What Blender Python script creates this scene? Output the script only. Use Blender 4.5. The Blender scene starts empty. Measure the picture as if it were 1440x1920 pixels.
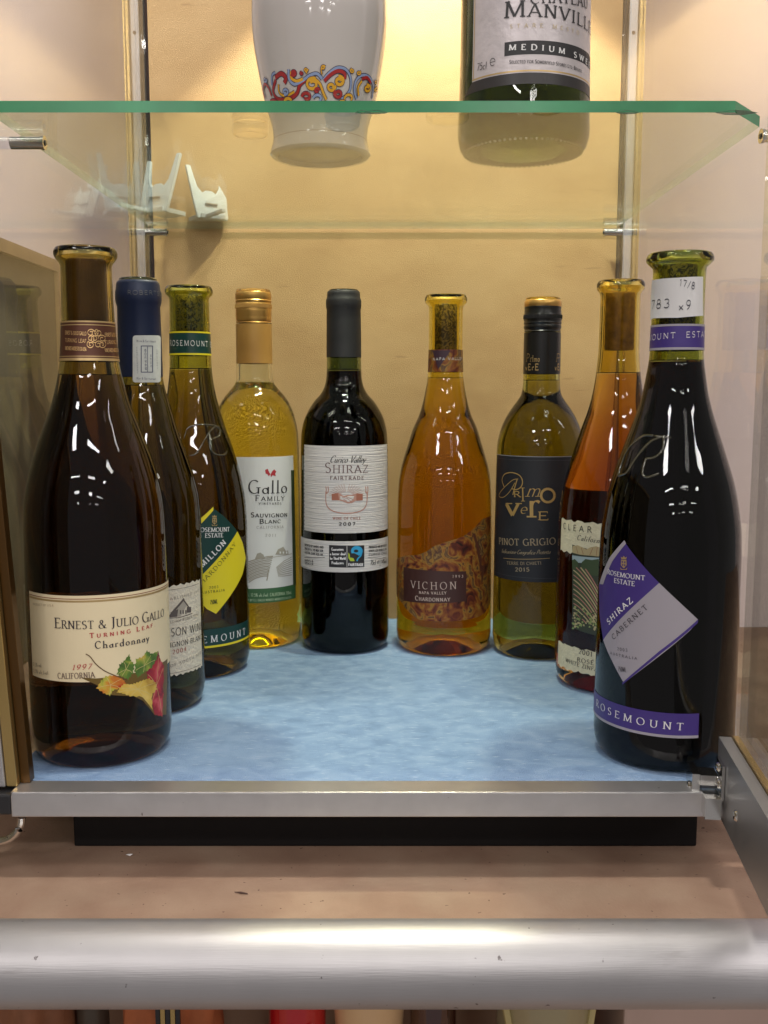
import bpy, bmesh, math, random
from mathutils import Vector, Matrix
random.seed(7)
SC = bpy.context.scene
COL = SC.collection
R_ = math.radians

# ------------------------------------------------------------------ camera
F = 1820.0                      # focal length in photo pixels (1440 x 1920)
HC = 0.216                      # height of the lens above the cabinet floor (z = 0)
TH = math.atan((960-735)/F)     # pitch down
cam = bpy.data.cameras.new('camera'); camo = bpy.data.objects.new('camera', cam); COL.objects.link(camo)
cam.sensor_fit = 'VERTICAL'; cam.sensor_height = 24; cam.lens = 24*F/1920
cam.clip_start = 0.01; cam.clip_end = 100
camo.location = (0, 0, HC); camo.rotation_euler = (math.pi/2-TH, 0, 0)
SC.camera = camo

# ------------------------------------------------------------------ render set-up, world
SC.view_settings.view_transform = 'Standard'; SC.view_settings.look = 'None'
SC.view_settings.exposure = 0.0; SC.view_settings.gamma = 1
cy = SC.cycles
cy.max_bounces = 20; cy.transmission_bounces = 16; cy.glossy_bounces = 8; cy.diffuse_bounces = 4
cy.transparent_max_bounces = 32; cy.use_denoising = True; cy.sample_clamp_indirect = 6
cy.caustics_reflective = True; cy.caustics_refractive = True; cy.blur_glossy = 0.3
W = bpy.data.worlds.new('World'); SC.world = W; W.use_nodes = True
bg = W.node_tree.nodes['Background']; bg.inputs[0].default_value = (0.90, 0.84, 0.83, 1); bg.inputs[1].default_value = 0.29

# ------------------------------------------------------------------ lamps
def area(name, loc, target, sx, sy, power, col):
    l = bpy.data.lights.new(name, 'AREA'); l.shape = 'RECTANGLE'; l.size = sx; l.size_y = sy
    l.energy = power; l.color = col
    o = bpy.data.objects.new(name, l); COL.objects.link(o); o.location = loc
    d = Vector(target)-Vector(loc); o.rotation_euler = d.to_track_quat('-Z', 'Y').to_euler(); return o
# shop ceiling fixtures, in rows behind and above the photographer
for iy, yy in enumerate((-0.3, -1.9, -3.6, -5.6, -8.2)):
    for ix, xx in enumerate((-1.25, 0.55, 2.5)):
        area('ceiling_lamp', (xx + 0.12*iy*(1 if ix else -1), yy, 2.05), (xx + 0.12*iy*(1 if ix else -1), yy, 0), (0.9, 0.45, 1.2)[(ix+iy) % 3], (0.3, 0.45, 0.14)[(ix+iy) % 3],
             (8 if iy == 0 else 23), (1.0, 0.95, 0.93))
# lamps in the top of the cabinet
def spot(name, loc, target, power, col, size, blend, rad):
    l = bpy.data.lights.new(name, 'SPOT'); l.energy = power; l.color = col; l.spot_size = R_(size); l.spot_blend = blend; l.shadow_soft_size = rad
    o = bpy.data.objects.new(name, l); COL.objects.link(o); o.location = loc
    o.rotation_euler = (Vector(target)-Vector(loc)).to_track_quat('-Z', 'Y').to_euler(); return o
spot('cabinet_lamp', (0.040, 0.775, 0.76), (0.040, 0.790, 0), 15, (0.98, 0.93, 0.72), 85, 0.10, 0.012)
area('cabinet_lamp', (0.0, 0.55, 1.35), (0.02, 0.78, 0.1), 0.16, 0.06, 8.0, (1.0, 0.95, 0.86))

# ------------------------------------------------------------------ pixel <-> world measures
CT, ST = math.cos(TH), math.sin(TH)
def ray(u, v):
    a = (u-720)/F; b = (960-v)/F
    return (a, CT + b*ST, -ST + b*CT)
def at_z(u, v, z):
    d = ray(u, v); t = (z-HC)/d[2]; return Vector((d[0]*t, d[1]*t, z))
def at_y(u, v, y):
    d = ray(u, v); t = y/d[1]; return Vector((d[0]*t, y, HC + d[2]*t))
def zc(y, z): return y*CT - (z-HC)*ST

# ------------------------------------------------------------------ materials
MATS = {}
def newmat(name):
    m = bpy.data.materials.new(name); m.use_nodes = True; MATS[name] = m
    nt = m.node_tree; b = nt.nodes['Principled BSDF']; return m, nt, b
def pm(name, col, rough=0.5, metal=0.0, spec=0.5, var=0.0, vscale=40, bump=0.0, bscale=300, coat=0.0, aniso=None):
    m, nt, b = newmat(name)
    b.inputs['Base Color'].default_value = (*col, 1); b.inputs['Roughness'].default_value = rough
    b.inputs['Metallic'].default_value = metal; b.inputs['Specular IOR Level'].default_value = spec
    b.inputs['Coat Weight'].default_value = coat
    tc = nt.nodes.new('ShaderNodeTexCoord')
    if var:
        n = nt.nodes.new('ShaderNodeTexNoise'); n.inputs['Scale'].default_value = vscale; n.inputs['Detail'].default_value = 6
        nt.links.new(tc.outputs['Object'], n.inputs['Vector'])
        r = nt.nodes.new('ShaderNodeValToRGB')
        r.color_ramp.elements[0].position = 0.3; r.color_ramp.elements[1].position = 0.7
        r.color_ramp.elements[0].color = (*[c*(1-var) for c in col], 1); r.color_ramp.elements[1].color = (*[min(1, c*(1+var)) for c in col], 1)
        nt.links.new(n.outputs['Fac'], r.inputs['Fac']); nt.links.new(r.outputs['Color'], b.inputs['Base Color'])
    if bump:
        n = nt.nodes.new('ShaderNodeTexNoise'); n.inputs['Scale'].default_value = bscale; n.inputs['Detail'].default_value = 4
        if aniso:
            mp = nt.nodes.new('ShaderNodeMapping'); mp.inputs['Scale'].default_value = aniso
            nt.links.new(tc.outputs['Object'], mp.inputs['Vector']); nt.links.new(mp.outputs[0], n.inputs['Vector'])
        else: nt.links.new(tc.outputs['Object'], n.inputs['Vector'])
        bp = nt.nodes.new('ShaderNodeBump'); bp.inputs['Strength'].default_value = bump; bp.inputs['Distance'].default_value = 0.001
        nt.links.new(n.outputs['Fac'], bp.inputs['Height']); nt.links.new(bp.outputs[0], b.inputs['Normal'])
    return m
def glass(name, tint, ior=1.40, rough=0.0):
    m, nt, b = newmat(name)
    b.inputs['Base Color'].default_value = (*tint, 1); b.inputs['Roughness'].default_value = rough
    b.inputs['Transmission Weight'].default_value = 1.0; b.inputs['IOR'].default_value = ior
    return m
def wine(name, col, dens):
    m = bpy.data.materials.new(name); m.use_nodes = True; nt = m.node_tree; nt.nodes.clear()
    o = nt.nodes.new('ShaderNodeOutputMaterial'); t = nt.nodes.new('ShaderNodeBsdfTransparent')
    v = nt.nodes.new('ShaderNodeVolumeAbsorption'); v.inputs['Color'].default_value = (*col, 1); v.inputs['Density'].default_value = dens
    nt.links.new(t.outputs[0], o.inputs['Surface']); nt.links.new(v.outputs[0], o.inputs['Volume']); return m
def pane(name, tint, refl=1.0, dirt=0.0):
    m = bpy.data.materials.new(name); m.use_nodes = True; nt = m.node_tree; nt.nodes.clear()
    o = nt.nodes.new('ShaderNodeOutputMaterial'); t = nt.nodes.new('ShaderNodeBsdfTransparent'); t.inputs[0].default_value = (*tint, 1)
    g = nt.nodes.new('ShaderNodeBsdfGlossy'); g.inputs['Roughness'].default_value = 0.0; g.inputs[0].default_value = (refl, refl, refl, 1)
    lw = nt.nodes.new('ShaderNodeLayerWeight'); lw.inputs['Blend'].default_value = 0.5
    pw = nt.nodes.new('ShaderNodeMath'); pw.operation = 'POWER'; nt.links.new(lw.outputs['Facing'], pw.inputs[0]); pw.inputs[1].default_value = 5
    f = nt.nodes.new('ShaderNodeMath'); f.operation = 'MULTIPLY_ADD'; nt.links.new(pw.outputs[0], f.inputs[0]); f.inputs[1].default_value = 0.955; f.inputs[2].default_value = 0.045
    mx = nt.nodes.new('ShaderNodeMixShader'); nt.links.new(f.outputs[0], mx.inputs[0]); nt.links.new(t.outputs[0], mx.inputs[1]); nt.links.new(g.outputs[0], mx.inputs[2])
    out = mx.outputs[0]
    if dirt:
        d = nt.nodes.new('ShaderNodeBsdfDiffuse'); d.inputs[0].default_value = (0.75, 0.78, 0.72, 1)
        tc = nt.nodes.new('ShaderNodeTexCoord'); n = nt.nodes.new('ShaderNodeTexNoise'); n.inputs['Scale'].default_value = 14; n.inputs['Detail'].default_value = 9
        n.inputs['Roughness'].default_value = 0.7
        nt.links.new(tc.outputs['Object'], n.inputs['Vector'])
        r = nt.nodes.new('ShaderNodeValToRGB'); r.color_ramp.elements[0].position = 0.35; r.color_ramp.elements[1].position = 0.8
        r.color_ramp.elements[0].color = (dirt*.55,)*3+(1,); r.color_ramp.elements[1].color = (dirt*1.7,)*3+(1,)
        nt.links.new(n.outputs['Fac'], r.inputs['Fac'])
        m2 = nt.nodes.new('ShaderNodeMixShader'); nt.links.new(r.outputs[0], m2.inputs[0]); nt.links.new(out, m2.inputs[1]); nt.links.new(d.outputs[0], m2.inputs[2]); out = m2.outputs[0]
    nt.links.new(out, o.inputs['Surface']); return m
def ramp_noise(name, stops, scale, rough=0.6, detail=8, dist=0.0, stretch=(1,1,1), bump=0.0, bscale=300, spec=0.4, seed=0.0, warp=0.0):
    m, nt, b = newmat(name); b.inputs['Roughness'].default_value = rough; b.inputs['Specular IOR Level'].default_value = spec
    tc = nt.nodes.new('ShaderNodeTexCoord'); mp = nt.nodes.new('ShaderNodeMapping'); mp.inputs['Scale'].default_value = stretch
    mp.inputs['Location'].default_value = (seed, seed*.7, seed*.3)
    n = nt.nodes.new('ShaderNodeTexNoise'); n.inputs['Scale'].default_value = scale; n.inputs['Detail'].default_value = detail; n.inputs['Distortion'].default_value = dist
    nt.links.new(tc.outputs['Object'], mp.inputs['Vector']); nt.links.new(mp.outputs[0], n.inputs['Vector'])
    r = nt.nodes.new('ShaderNodeValToRGB'); cr = r.color_ramp
    while len(cr.elements) < len(stops): cr.elements.new(0.5)
    for e, (p, c) in zip(cr.elements, stops): e.position = p; e.color = (*c, 1)
    nt.links.new(n.outputs['Fac'], r.inputs['Fac']); nt.links.new(r.outputs['Color'], b.inputs['Base Color'])
    if bump:
        n2 = nt.nodes.new('ShaderNodeTexNoise'); n2.inputs['Scale'].default_value = bscale; n2.inputs['Detail'].default_value = 5
        nt.links.new(tc.outputs['Object'], n2.inputs['Vector'])
        bp = nt.nodes.new('ShaderNodeBump'); bp.inputs['Strength'].default_value = bump; bp.inputs['Distance'].default_value = 0.001
        nt.links.new(n2.outputs['Fac'], bp.inputs['Height']); nt.links.new(bp.outputs[0], b.inputs['Normal'])
    return m

M = {}
M['board'] = ramp_noise('tan_board', [(0.25, (0.46, 0.285, 0.130)), (0.5, (0.545, 0.355, 0.170)), (0.78, (0.62, 0.42, 0.215))], 11, 0.62, 10, 0.2, (1, 1, 1.8), 0.55, 1300, 0.3)
M['cloth'] = ramp_noise('blue_suede', [(0.25, (0.17, 0.27, 0.45)), (0.46, (0.22, 0.335, 0.54)), (0.56, (0.245, 0.365, 0.57)), (0.78, (0.33, 0.45, 0.64))], 60, 0.95, 15, 0.5, (1, 1.5, 1), 0.9, 1500, 0.1)
def overlay(m, scale, thresh, col, stretch=(1, 1, 1), width=0.02, detail=2, fac=1.0, seed=0.0):
    """specks, scuffs or stains of a shape of their own over the base colour"""
    nt = m.node_tree; b = nt.nodes['Principled BSDF']; tc = nt.nodes.new('ShaderNodeTexCoord'); mp = nt.nodes.new('ShaderNodeMapping')
    mp.inputs['Scale'].default_value = stretch; mp.inputs['Location'].default_value = (seed, seed, seed)
    n = nt.nodes.new('ShaderNodeTexNoise'); n.inputs['Scale'].default_value = scale; n.inputs['Detail'].default_value = detail
    nt.links.new(tc.outputs['Object'], mp.inputs[0]); nt.links.new(mp.outputs[0], n.inputs['Vector'])
    r = nt.nodes.new('ShaderNodeMapRange'); r.inputs['From Min'].default_value = thresh; r.inputs['From Max'].default_value = thresh+width
    r.inputs['To Max'].default_value = fac; nt.links.new(n.outputs['Fac'], r.inputs['Value'])
    mx = nt.nodes.new('ShaderNodeMix'); mx.data_type = 'RGBA'; mx.inputs[7].default_value = (*col, 1); nt.links.new(r.outputs[0], mx.inputs[0])
    src = b.inputs['Base Color']
    if src.is_linked: nt.links.new(src.links[0].from_socket, mx.inputs[6])
    else: mx.inputs[6].default_value = src.default_value
    nt.links.new(mx.outputs[2], b.inputs['Base Color']); return m
overlay(M['cloth'], 9, 0.50, (0.33, 0.46, 0.64), width=.25, detail=6, fac=.45); overlay(M['cloth'], 130, 0.60, (0.44, 0.56, 0.72), (1, 5, 1), .10, 8, .8, 3.0); overlay(M['cloth'], 11, 0.58, (0.13, 0.22, 0.42), width=.2, detail=8, fac=.3, seed=8.0)
M['alu'] = pm('brushed_aluminium', (0.61, 0.60, 0.60), 0.34, 0.85, var=0.05, vscale=60, bump=0.12, bscale=120, aniso=(1, 40, 40))
M['alu_dark'] = pm('anodised_aluminium', (0.40, 0.39, 0.385), 0.4, 0.8, bump=0.1, bscale=100)
M['bar'] = pm('satin_round_rail', (0.47, 0.455, 0.46), 0.46, 0.8, var=0.04, vscale=30, bump=0.10, bscale=60, aniso=(1, 30, 30))
M['gold_alu'] = pm('gold_anodised', (0.60, 0.42, 0.16), 0.25, 0.9)
M['black'] = pm('black_laminate', (0.006, 0.005, 0.005), 0.6, spec=0.2)
M['black_plastic'] = pm('black_plastic', (0.02, 0.02, 0.022), 0.35)
M['chrome'] = pm('chrome', (0.72, 0.71, 0.68), 0.14, 1.0)
M['counter'] = ramp_noise('hardboard', [(0.25, (0.24, 0.145, 0.10)), (0.5, (0.31, 0.20, 0.14)), (0.75, (0.38, 0.26, 0.185))], 22, 0.7, 12, 0.3, (1, 1, 1), 0.25, 500, 0.3)
overlay(M['counter'], 260, 0.70, (0.10, 0.055, 0.035), width=.03, detail=3); overlay(M['counter'], 90, 0.735, (0.12, 0.07, 0.045), width=.02, detail=4, seed=5.0); overlay(M['counter'], 14, 0.52, (0.37, 0.28, 0.20), width=.2, detail=9, fac=.5, seed=2.0)
overlay(M['bar'], 150, 0.71, (0.16, 0.14, 0.14), width=.03, detail=5, seed=1.0); overlay(M['bar'], 70, 0.66, (0.38, 0.36, 0.36), (.25, 1, 1), .05, 8, .6, 4.0)
overlay(M['alu'], 170, 0.72, (0.2, 0.18, 0.17), width=.03, detail=4, seed=1.0); overlay(M['board'], 60, 0.70, (0.36, 0.22, 0.10), (.3, 1, 2.5), .04, 8, .5, 6.0)
M['wall'] = pm('pinkish_wall_paint', (0.77, 0.65, 0.64), 0.85, var=0.05, vscale=6, bump=0.2, bscale=500)
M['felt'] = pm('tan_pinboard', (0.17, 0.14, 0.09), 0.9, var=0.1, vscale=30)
M['oak'] = pm('pale_wood_frame', (0.50, 0.34, 0.17), 0.5, var=0.15, vscale=25)
M['pane'] = pane('cabinet_glass', (0.955, 0.965, 0.95))
M['shelfglass'] = pane('shelf_glass', (0.93, 0.96, 0.91), 1.0, 0.026)
M['edge_pale'] = pane('pale_glass_edge', (0.62, 0.74, 0.64), 1.0, 0.12)
M['edge'] = pm('green_glass_edge', (0.04, 0.27, 0.11), 0.22, var=0.25, vscale=18)
M['paper'] = pm('white_paper', (0.74, 0.72, 0.71), 0.75)
M['plastic'] = pm('grey_green_plastic', (0.52, 0.58, 0.62), 0.45)

# ------------------------------------------------------------------ object helpers
def tag(o, label=None, cat=None, group=None, kind=None):
    if label: o['label'] = label
    if cat: o['category'] = cat
    if group: o['group'] = group
    if kind: o['kind'] = kind
    return o
def empty(name, loc, label=None, cat=None, group=None):
    o = bpy.data.objects.new(name, None); COL.objects.link(o); o.location = loc; o.empty_display_size = 0.02
    return tag(o, label, cat, group)
def mesh_obj(name, verts, faces, mats, parent=None, smooth=False, fm=None):
    me = bpy.data.meshes.new(name)
    if parent is not None:
        p = wloc(parent); verts = [(v[0]-p[0], v[1]-p[1], v[2]-p[2]) for v in verts]
    me.from_pydata(verts, [], faces)
    if not isinstance(mats, (list, tuple)): mats = [mats]
    for m in mats: me.materials.append(m)
    if fm:
        for p_, i in zip(me.polygons, fm): p_.material_index = i
    if smooth: me.polygons.foreach_set('use_smooth', [True]*len(me.polygons))
    me.update()
    o = bpy.data.objects.new(name, me); COL.objects.link(o)
    if parent is not None: o.parent = parent
    return o
def wloc(o):
    v = Vector((0, 0, 0))
    while o is not None: v += o.location; o = o.parent
    return v
class MB:
    def __init__(s): s.v = []; s.f = []; s.m = []
    def add(s, vs, fs, m=0):
        n = len(s.v); s.v += [tuple(x) for x in vs]; s.f += [tuple(i+n for i in f) for f in fs]; s.m += [m]*len(fs)
    def box(s, x0, x1, y0, y1, z0, z1, m=0, bev=0.0):
        if bev <= 0:
            vs = [(x, y, z) for z in (z0, z1) for y in (y0, y1) for x in (x0, x1)]
            s.add(vs, [(0, 2, 3, 1), (4, 5, 7, 6), (0, 1, 5, 4), (2, 6, 7, 3), (0, 4, 6, 2), (1, 3, 7, 5)], m)
        else:
            bm = bmesh.new(); bmesh.ops.create_cube(bm, size=1)
            for v in bm.verts: v.co = Vector(((x0+x1)/2+v.co.x*(x1-x0), (y0+y1)/2+v.co.y*(y1-y0), (z0+z1)/2+v.co.z*(z1-z0)))
            bmesh.ops.bevel(bm, geom=bm.edges[:], offset=bev, segments=2, affect='EDGES', profile=0.6)
            bm.verts.index_update(); s.add([v.co[:] for v in bm.verts], [tuple(v.index for v in f.verts) for f in bm.faces], m); bm.free()
    def tube(s, pts, r, seg=12, m=0, cap=True):
        pts = [Vector(p) for p in pts]; n = len(s.v); rs = r if isinstance(r, (list, tuple)) else [r]*len(pts)
        for i, p in enumerate(pts):
            t = (pts[min(i+1, len(pts)-1)]-pts[max(i-1, 0)]).normalized()
            a = Vector((0, 0, 1)) if abs(t.z) < 0.9 else Vector((1, 0, 0))
            e1 = t.cross(a).normalized(); e2 = t.cross(e1)
            for k in range(seg):
                q = p + rs[i]*(math.cos(2*math.pi*k/seg)*e1+math.sin(2*math.pi*k/seg)*e2); s.v.append(q[:])
        for i in range(len(pts)-1):
            for k in range(seg):
                a, b = n+i*seg+k, n+i*seg+(k+1) % seg; s.f.append((a, a+seg, b+seg, b)); s.m.append(m)
        if cap:
            s.f.append(tuple(n+k for k in range(seg))); s.m.append(m)
            s.f.append(tuple(n+(len(pts)-1)*seg+k for k in reversed(range(seg)))); s.m.append(m)
    def lathe(s, prof, c, seg=96, m=0, close=False):
        n = len(s.v); prev = None
        for (r, z) in prof:
            if r < 1e-6: s.v.append((c[0], c[1], c[2]+z)); ring = [len(s.v)-1]
            else:
                ring = []
                for k in range(seg):
                    a = 2*math.pi*k/seg; s.v.append((c[0]+r*math.cos(a), c[1]+r*math.sin(a), c[2]+z)); ring.append(len(s.v)-1)
            if prev:
                for k in range(seg):
                    k2 = (k+1) % seg
                    if len(prev) == 1 and len(ring) > 1: s.f.append((prev[0], ring[k2], ring[k])); s.m.append(m)
                    elif len(ring) == 1 and len(prev) > 1: s.f.append((prev[k], prev[k2], ring[0])); s.m.append(m)
                    elif len(ring) > 1: s.f.append((prev[k], prev[k2], ring[k2], ring[k])); s.m.append(m)
            prev = ring
    def obj(s, name, mats, parent=None, smooth=False): return mesh_obj(name, s.v, s.f, mats, parent, smooth, s.m)
def boxo(name, x0, x1, y0, y1, z0, z1, mat, parent=None, bev=0.0):
    b = MB(); b.box(x0, x1, y0, y1, z0, z1, 0, bev); return b.obj(name, mat, parent)
def autosmooth(o, ang=35):
    me = o.data; me.polygons.foreach_set('use_smooth', [True]*len(me.polygons)); me.set_sharp_from_angle(angle=R_(ang)); return o

# ------------------------------------------------------------------ pen-drawn lettering
# every glyph: advance width and strokes; M/L points, A cx cy rx ry a0 a1 arcs; trailing flag s/e/b = foot serif, t = tick serif
G = {
'A': (.74, "M .05 0 L .37 1 f s;M .37 1 L .70 0 f e;M .17 .34 L .57 .34"),
'B': (.66, "M .14 0 L .14 1 f b;M .14 1 L .34 1 A .34 .76 .2 .24 90 -90 L .14 .52;M .34 .52 A .36 .26 .24 .26 90 -90 L .14 0"),
'C': (.72, "A .40 .5 .34 .5 48 312 f c"),
'D': (.78, "M .14 0 L .14 1 f b;M .14 1 L .34 1 A .34 .5 .36 .5 90 -90 L .14 0"),
'E': (.62, "M .14 0 L .14 1 f b;M .14 .98 L .54 .98 f t;M .14 .52 L .46 .52;M .14 .02 L .57 .02 f t"),
'F': (.58, "M .14 0 L .14 1 f b;M .14 .98 L .54 .98 f t;M .14 .52 L .45 .52"),
'G': (.78, "A .40 .5 .34 .5 50 315;M .66 .0 L .66 .42 f e"),
'H': (.80, "M .14 0 L .14 1 f b;M .66 0 L .66 1 f b;M .14 .52 L .66 .52"),
'I': (.30, "M .15 0 L .15 1 f b"),
'J': (.40, "M .24 1 L .24 .18 A .10 .12 .14 .26 0 -100 f s"),
'K': (.70, "M .14 0 L .14 1 f b;M .60 1 L .16 .45;M .28 .58 L .66 0 f e"),
'L': (.58, "M .14 0 L .14 1 f b;M .14 .02 L .54 .02 f t"),
'M': (.92, "M .12 0 L .14 1 f b;M .14 1 L .46 .05;M .46 .05 L .78 1;M .78 1 L .80 0 f b"),
'N': (.80, "M .14 0 L .14 1 f b;M .14 1 L .66 0;M .66 0 L .66 1 f e"),
'O': (.82, "A .41 .5 .35 .5 0 360"),
'P': (.62, "M .14 0 L .14 1 f b;M .14 1 L .34 1 A .34 .73 .22 .27 90 -90 L .14 .46"),
'Q': (.82, "A .41 .5 .35 .5 0 360;M .45 .1 L .75 -.15"),
'R': (.70, "M .14 0 L .14 1 f b;M .14 1 L .34 1 A .34 .75 .2 .25 90 -90 L .14 .5;M .34 .5 L .66 0 f e"),
'S': (.56, "A .28 .76 .19 .24 35 270 A .28 .26 .20 .26 90 -145"),
'T': (.66, "M .33 0 L .33 1 f s;M .05 .98 L .61 .98 f T"),
'U': (.78, "M .14 1 L .14 .32 A .39 .32 .25 .32 180 360 L .64 1 f b"),
'V': (.72, "M .05 1 L .36 0 f s;M .36 0 L .67 1 f e"),
'W': (1.02, "M .04 1 L .30 0 f s;M .30 0 L .51 1;M .51 1 L .74 0;M .74 0 L .98 1 f e"),
'X': (.68, "M .06 1 L .62 0 f b;M .62 1 L .06 0 f b"),
'Y': (.68, "M .05 1 L .34 .48 f s;M .63 1 L .34 .48 f s;M .34 .48 L .34 0 f e"),
'Z': (.64, "M .08 .98 L .56 .98;M .58 1 L .06 0;M .06 .02 L .60 .02 f t"),
'a': (.50, "A .24 .20 .17 .20 0 360;M .42 .50 L .42 .02 L .48 0"),
'b': (.54, "M .12 1 L .12 0;A .30 .26 .18 .25 0 360"),
'c': (.46, "A .27 .26 .20 .26 50 310"),
'd': (.56, "A .26 .25 .19 .25 0 360;M .45 1 L .45 .02 L .52 0"),
'e': (.48, "M .08 .28 L .43 .28 A .26 .28 .18 .24 0 310"),
'f': (.34, "M .16 0 L .16 .80 A .30 .80 .14 .20 180 60;M .04 .50 L .30 .50"),
'g': (.50, "A .25 .27 .17 .23 0 360;M .42 .50 L .42 -.12 A .25 -.12 .17 .18 0 -150"),
'h': (.56, "M .12 0 L .12 1 f s;A .29 .32 .16 .18 180 0 L .45 0 f e"),
'i': (.28, "M .14 0 L .14 .50 f s;M .14 .70 L .14 .76"),
'j': (.28, "M .16 .5 L .16 -.1 A .04 -.1 .12 .16 0 -120;M .16 .70 L .16 .76"),
'k': (.52, "M .12 0 L .12 1 f s;M .44 .5 L .14 .24;M .22 .30 L .48 0 f e"),
'l': (.28, "M .14 0 L .14 1 f s"),
'm': (.84, "M .12 0 L .12 .5 f s;A .27 .32 .15 .18 180 0 L .42 0;A .57 .32 .15 .18 180 0 L .72 0 f e"),
'n': (.56, "M .12 0 L .12 .5 f s;A .28 .32 .16 .18 180 0 L .44 0 f e"),
'o': (.52, "A .26 .26 .20 .25 0 360"),
'p': (.54, "M .12 .5 L .12 -.3 f e;A .30 .26 .18 .25 0 360"),
'q': (.54, "M .44 .5 L .44 -.3;A .26 .26 .18 .25 0 360"),
'r': (.40, "M .12 0 L .12 .5 f s;A .28 .30 .16 .20 180 50"),
's': (.42, "A .21 .38 .13 .12 30 270 A .21 .13 .14 .13 90 -150"),
't': (.34, "M .15 .68 L .15 .10 A .25 .10 .10 .10 180 290;M .04 .5 L .30 .5"),
'u': (.56, "M .12 .5 L .12 .18 A .27 .18 .15 .18 180 360 L .42 .5;M .42 .5 L .42 0 L .5 0"),
'v': (.48, "M .04 .5 L .24 0;M .24 0 L .44 .5"),
'w': (.70, "M .04 .5 L .2 0;M .2 0 L .35 .5;M .35 .5 L .5 0;M .5 0 L .66 .5"),
'x': (.48, "M .05 .5 L .43 0;M .43 .5 L .05 0"),
'y': (.48, "M .04 .5 L .25 0;M .44 .5 L .16 -.28 L .06 -.3"),
'z': (.44, "M .06 .5 L .38 .5 L .06 0 L .40 0"),
'0': (.60, "A .30 .5 .22 .5 0 360"), '1': (.40, "M .08 .80 L .22 1 L .22 0 f e"),
'2': (.58, "A .29 .72 .20 .28 160 -35 L .08 .03 L .52 .03"),
'3': (.56, "A .27 .75 .18 .25 150 -80;A .27 .27 .21 .27 80 -150"),
'4': (.60, "M .42 0 L .42 1 L .06 .28 L .54 .28"),
'5': (.56, "M .48 .97 L .16 .97 L .14 .55;A .26 .32 .22 .32 120 -140"),
'6': (.58, "A .30 .30 .20 .30 0 360;M .10 .34 L .14 .62 L .28 .86 L .46 1"),
'7': (.54, "M .06 .97 L .50 .97 L .20 0"),
'8': (.58, "A .29 .76 .17 .24 0 360;A .29 .26 .21 .26 0 360"),
'9': (.58, "A .28 .70 .20 .30 0 360;M .48 .66 L .42 .34 L .26 .06 L .16 0"),
'&': (.84, "M .76 .45 L .60 .12 L .40 0 L .22 .02 A .26 .24 .19 .24 230 100 L .40 .60 A .33 .80 .14 .20 -30 200 L .44 .40 L .72 0 f e"),
'.': (.24, "M .12 0 L .12 .06"), ',': (.24, "M .12 .06 L .06 -.14"), '-': (.40, "M .06 .4 L .34 .4"),
'/': (.44, "M .04 -.1 L .40 1.05"), '%': (.80, "A .20 .76 .12 .22 0 360;A .58 .24 .12 .22 0 360;M .60 1 L .18 0"),
"'": (.2, "M .1 .8 L .1 1"), ' ': (.34, ""), '~': (.3, "M .15 .45 L .15 .55"),
'@': (.90, "M .22 .46 L .78 .46 A .48 .46 .30 .34 0 310"),
}
G['É'] = (G['E'][0], G['E'][1]+";M .30 1.10 L .46 1.26")
def strokes_of(ch):
    w, s = G.get(ch, G[' ']); out = []
    for part in s.split(';'):
        tk = part.split(); pts = []; i = 0; fl = ''
        while i < len(tk):
            t = tk[i]
            if t in 'ML': pts.append((float(tk[i+1]), float(tk[i+2]))); i += 3
            elif t == 'A':
                cx, cy_, rx, ry, a0, a1 = map(float, tk[i+1:i+7]); n = max(5, int(abs(a1-a0)/24))
                for k in range(n+1):
                    a = R_(a0+(a1-a0)*k/n); pts.append((cx+rx*math.cos(a), cy_+ry*math.sin(a)))
                i += 7
            elif t == 'f': fl = tk[i+1]; i += 2
            else: i += 1
        if pts: out.append((pts, fl))
    return w, out
NIB = R_(18)
def pen_polys(pts, wt, contrast, seglen):
    """thick/thin stroke as quads in the flat"""
    q = [pts[0]]
    for a, b in zip(pts, pts[1:]):
        d = math.hypot(b[0]-a[0], b[1]-a[1])
        if d < 1e-9: continue
        n = max(1, int(d/seglen))
        for k in range(1, n+1): q.append((a[0]+(b[0]-a[0])*k/n, a[1]+(b[1]-a[1])*k/n))
    L, Rr = [], []
    for i, p in enumerate(q):
        a = q[max(i-1, 0)]; b = q[min(i+1, len(q)-1)]; dx, dy = b[0]-a[0], b[1]-a[1]; d = math.hypot(dx, dy) or 1e-9; dx /= d; dy /= d
        w = wt*(contrast+(1-contrast)*abs(dx*math.sin(NIB)-dy*math.cos(NIB)))/2
        if hasattr(wt, '__call__'): pass
        L.append((p[0]-dy*w, p[1]+dx*w)); Rr.append((p[0]+dy*w, p[1]-dx*w))
    return [(Rr[i], Rr[i+1], L[i+1], L[i]) for i in range(len(q)-1)]
def layout(text, sp=0.06):
    """list of (char, x offset, scale); ^ makes the next letter taller"""
    x = 0; out = []; big = False
    for ch in text:
        if ch == '^': big = True; continue
        s = 1.28 if big else 1.0; big = False
        out.append((ch, x, s)); x += G.get(ch, G[' '])[0]*s+sp
    return out, x-sp

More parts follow.
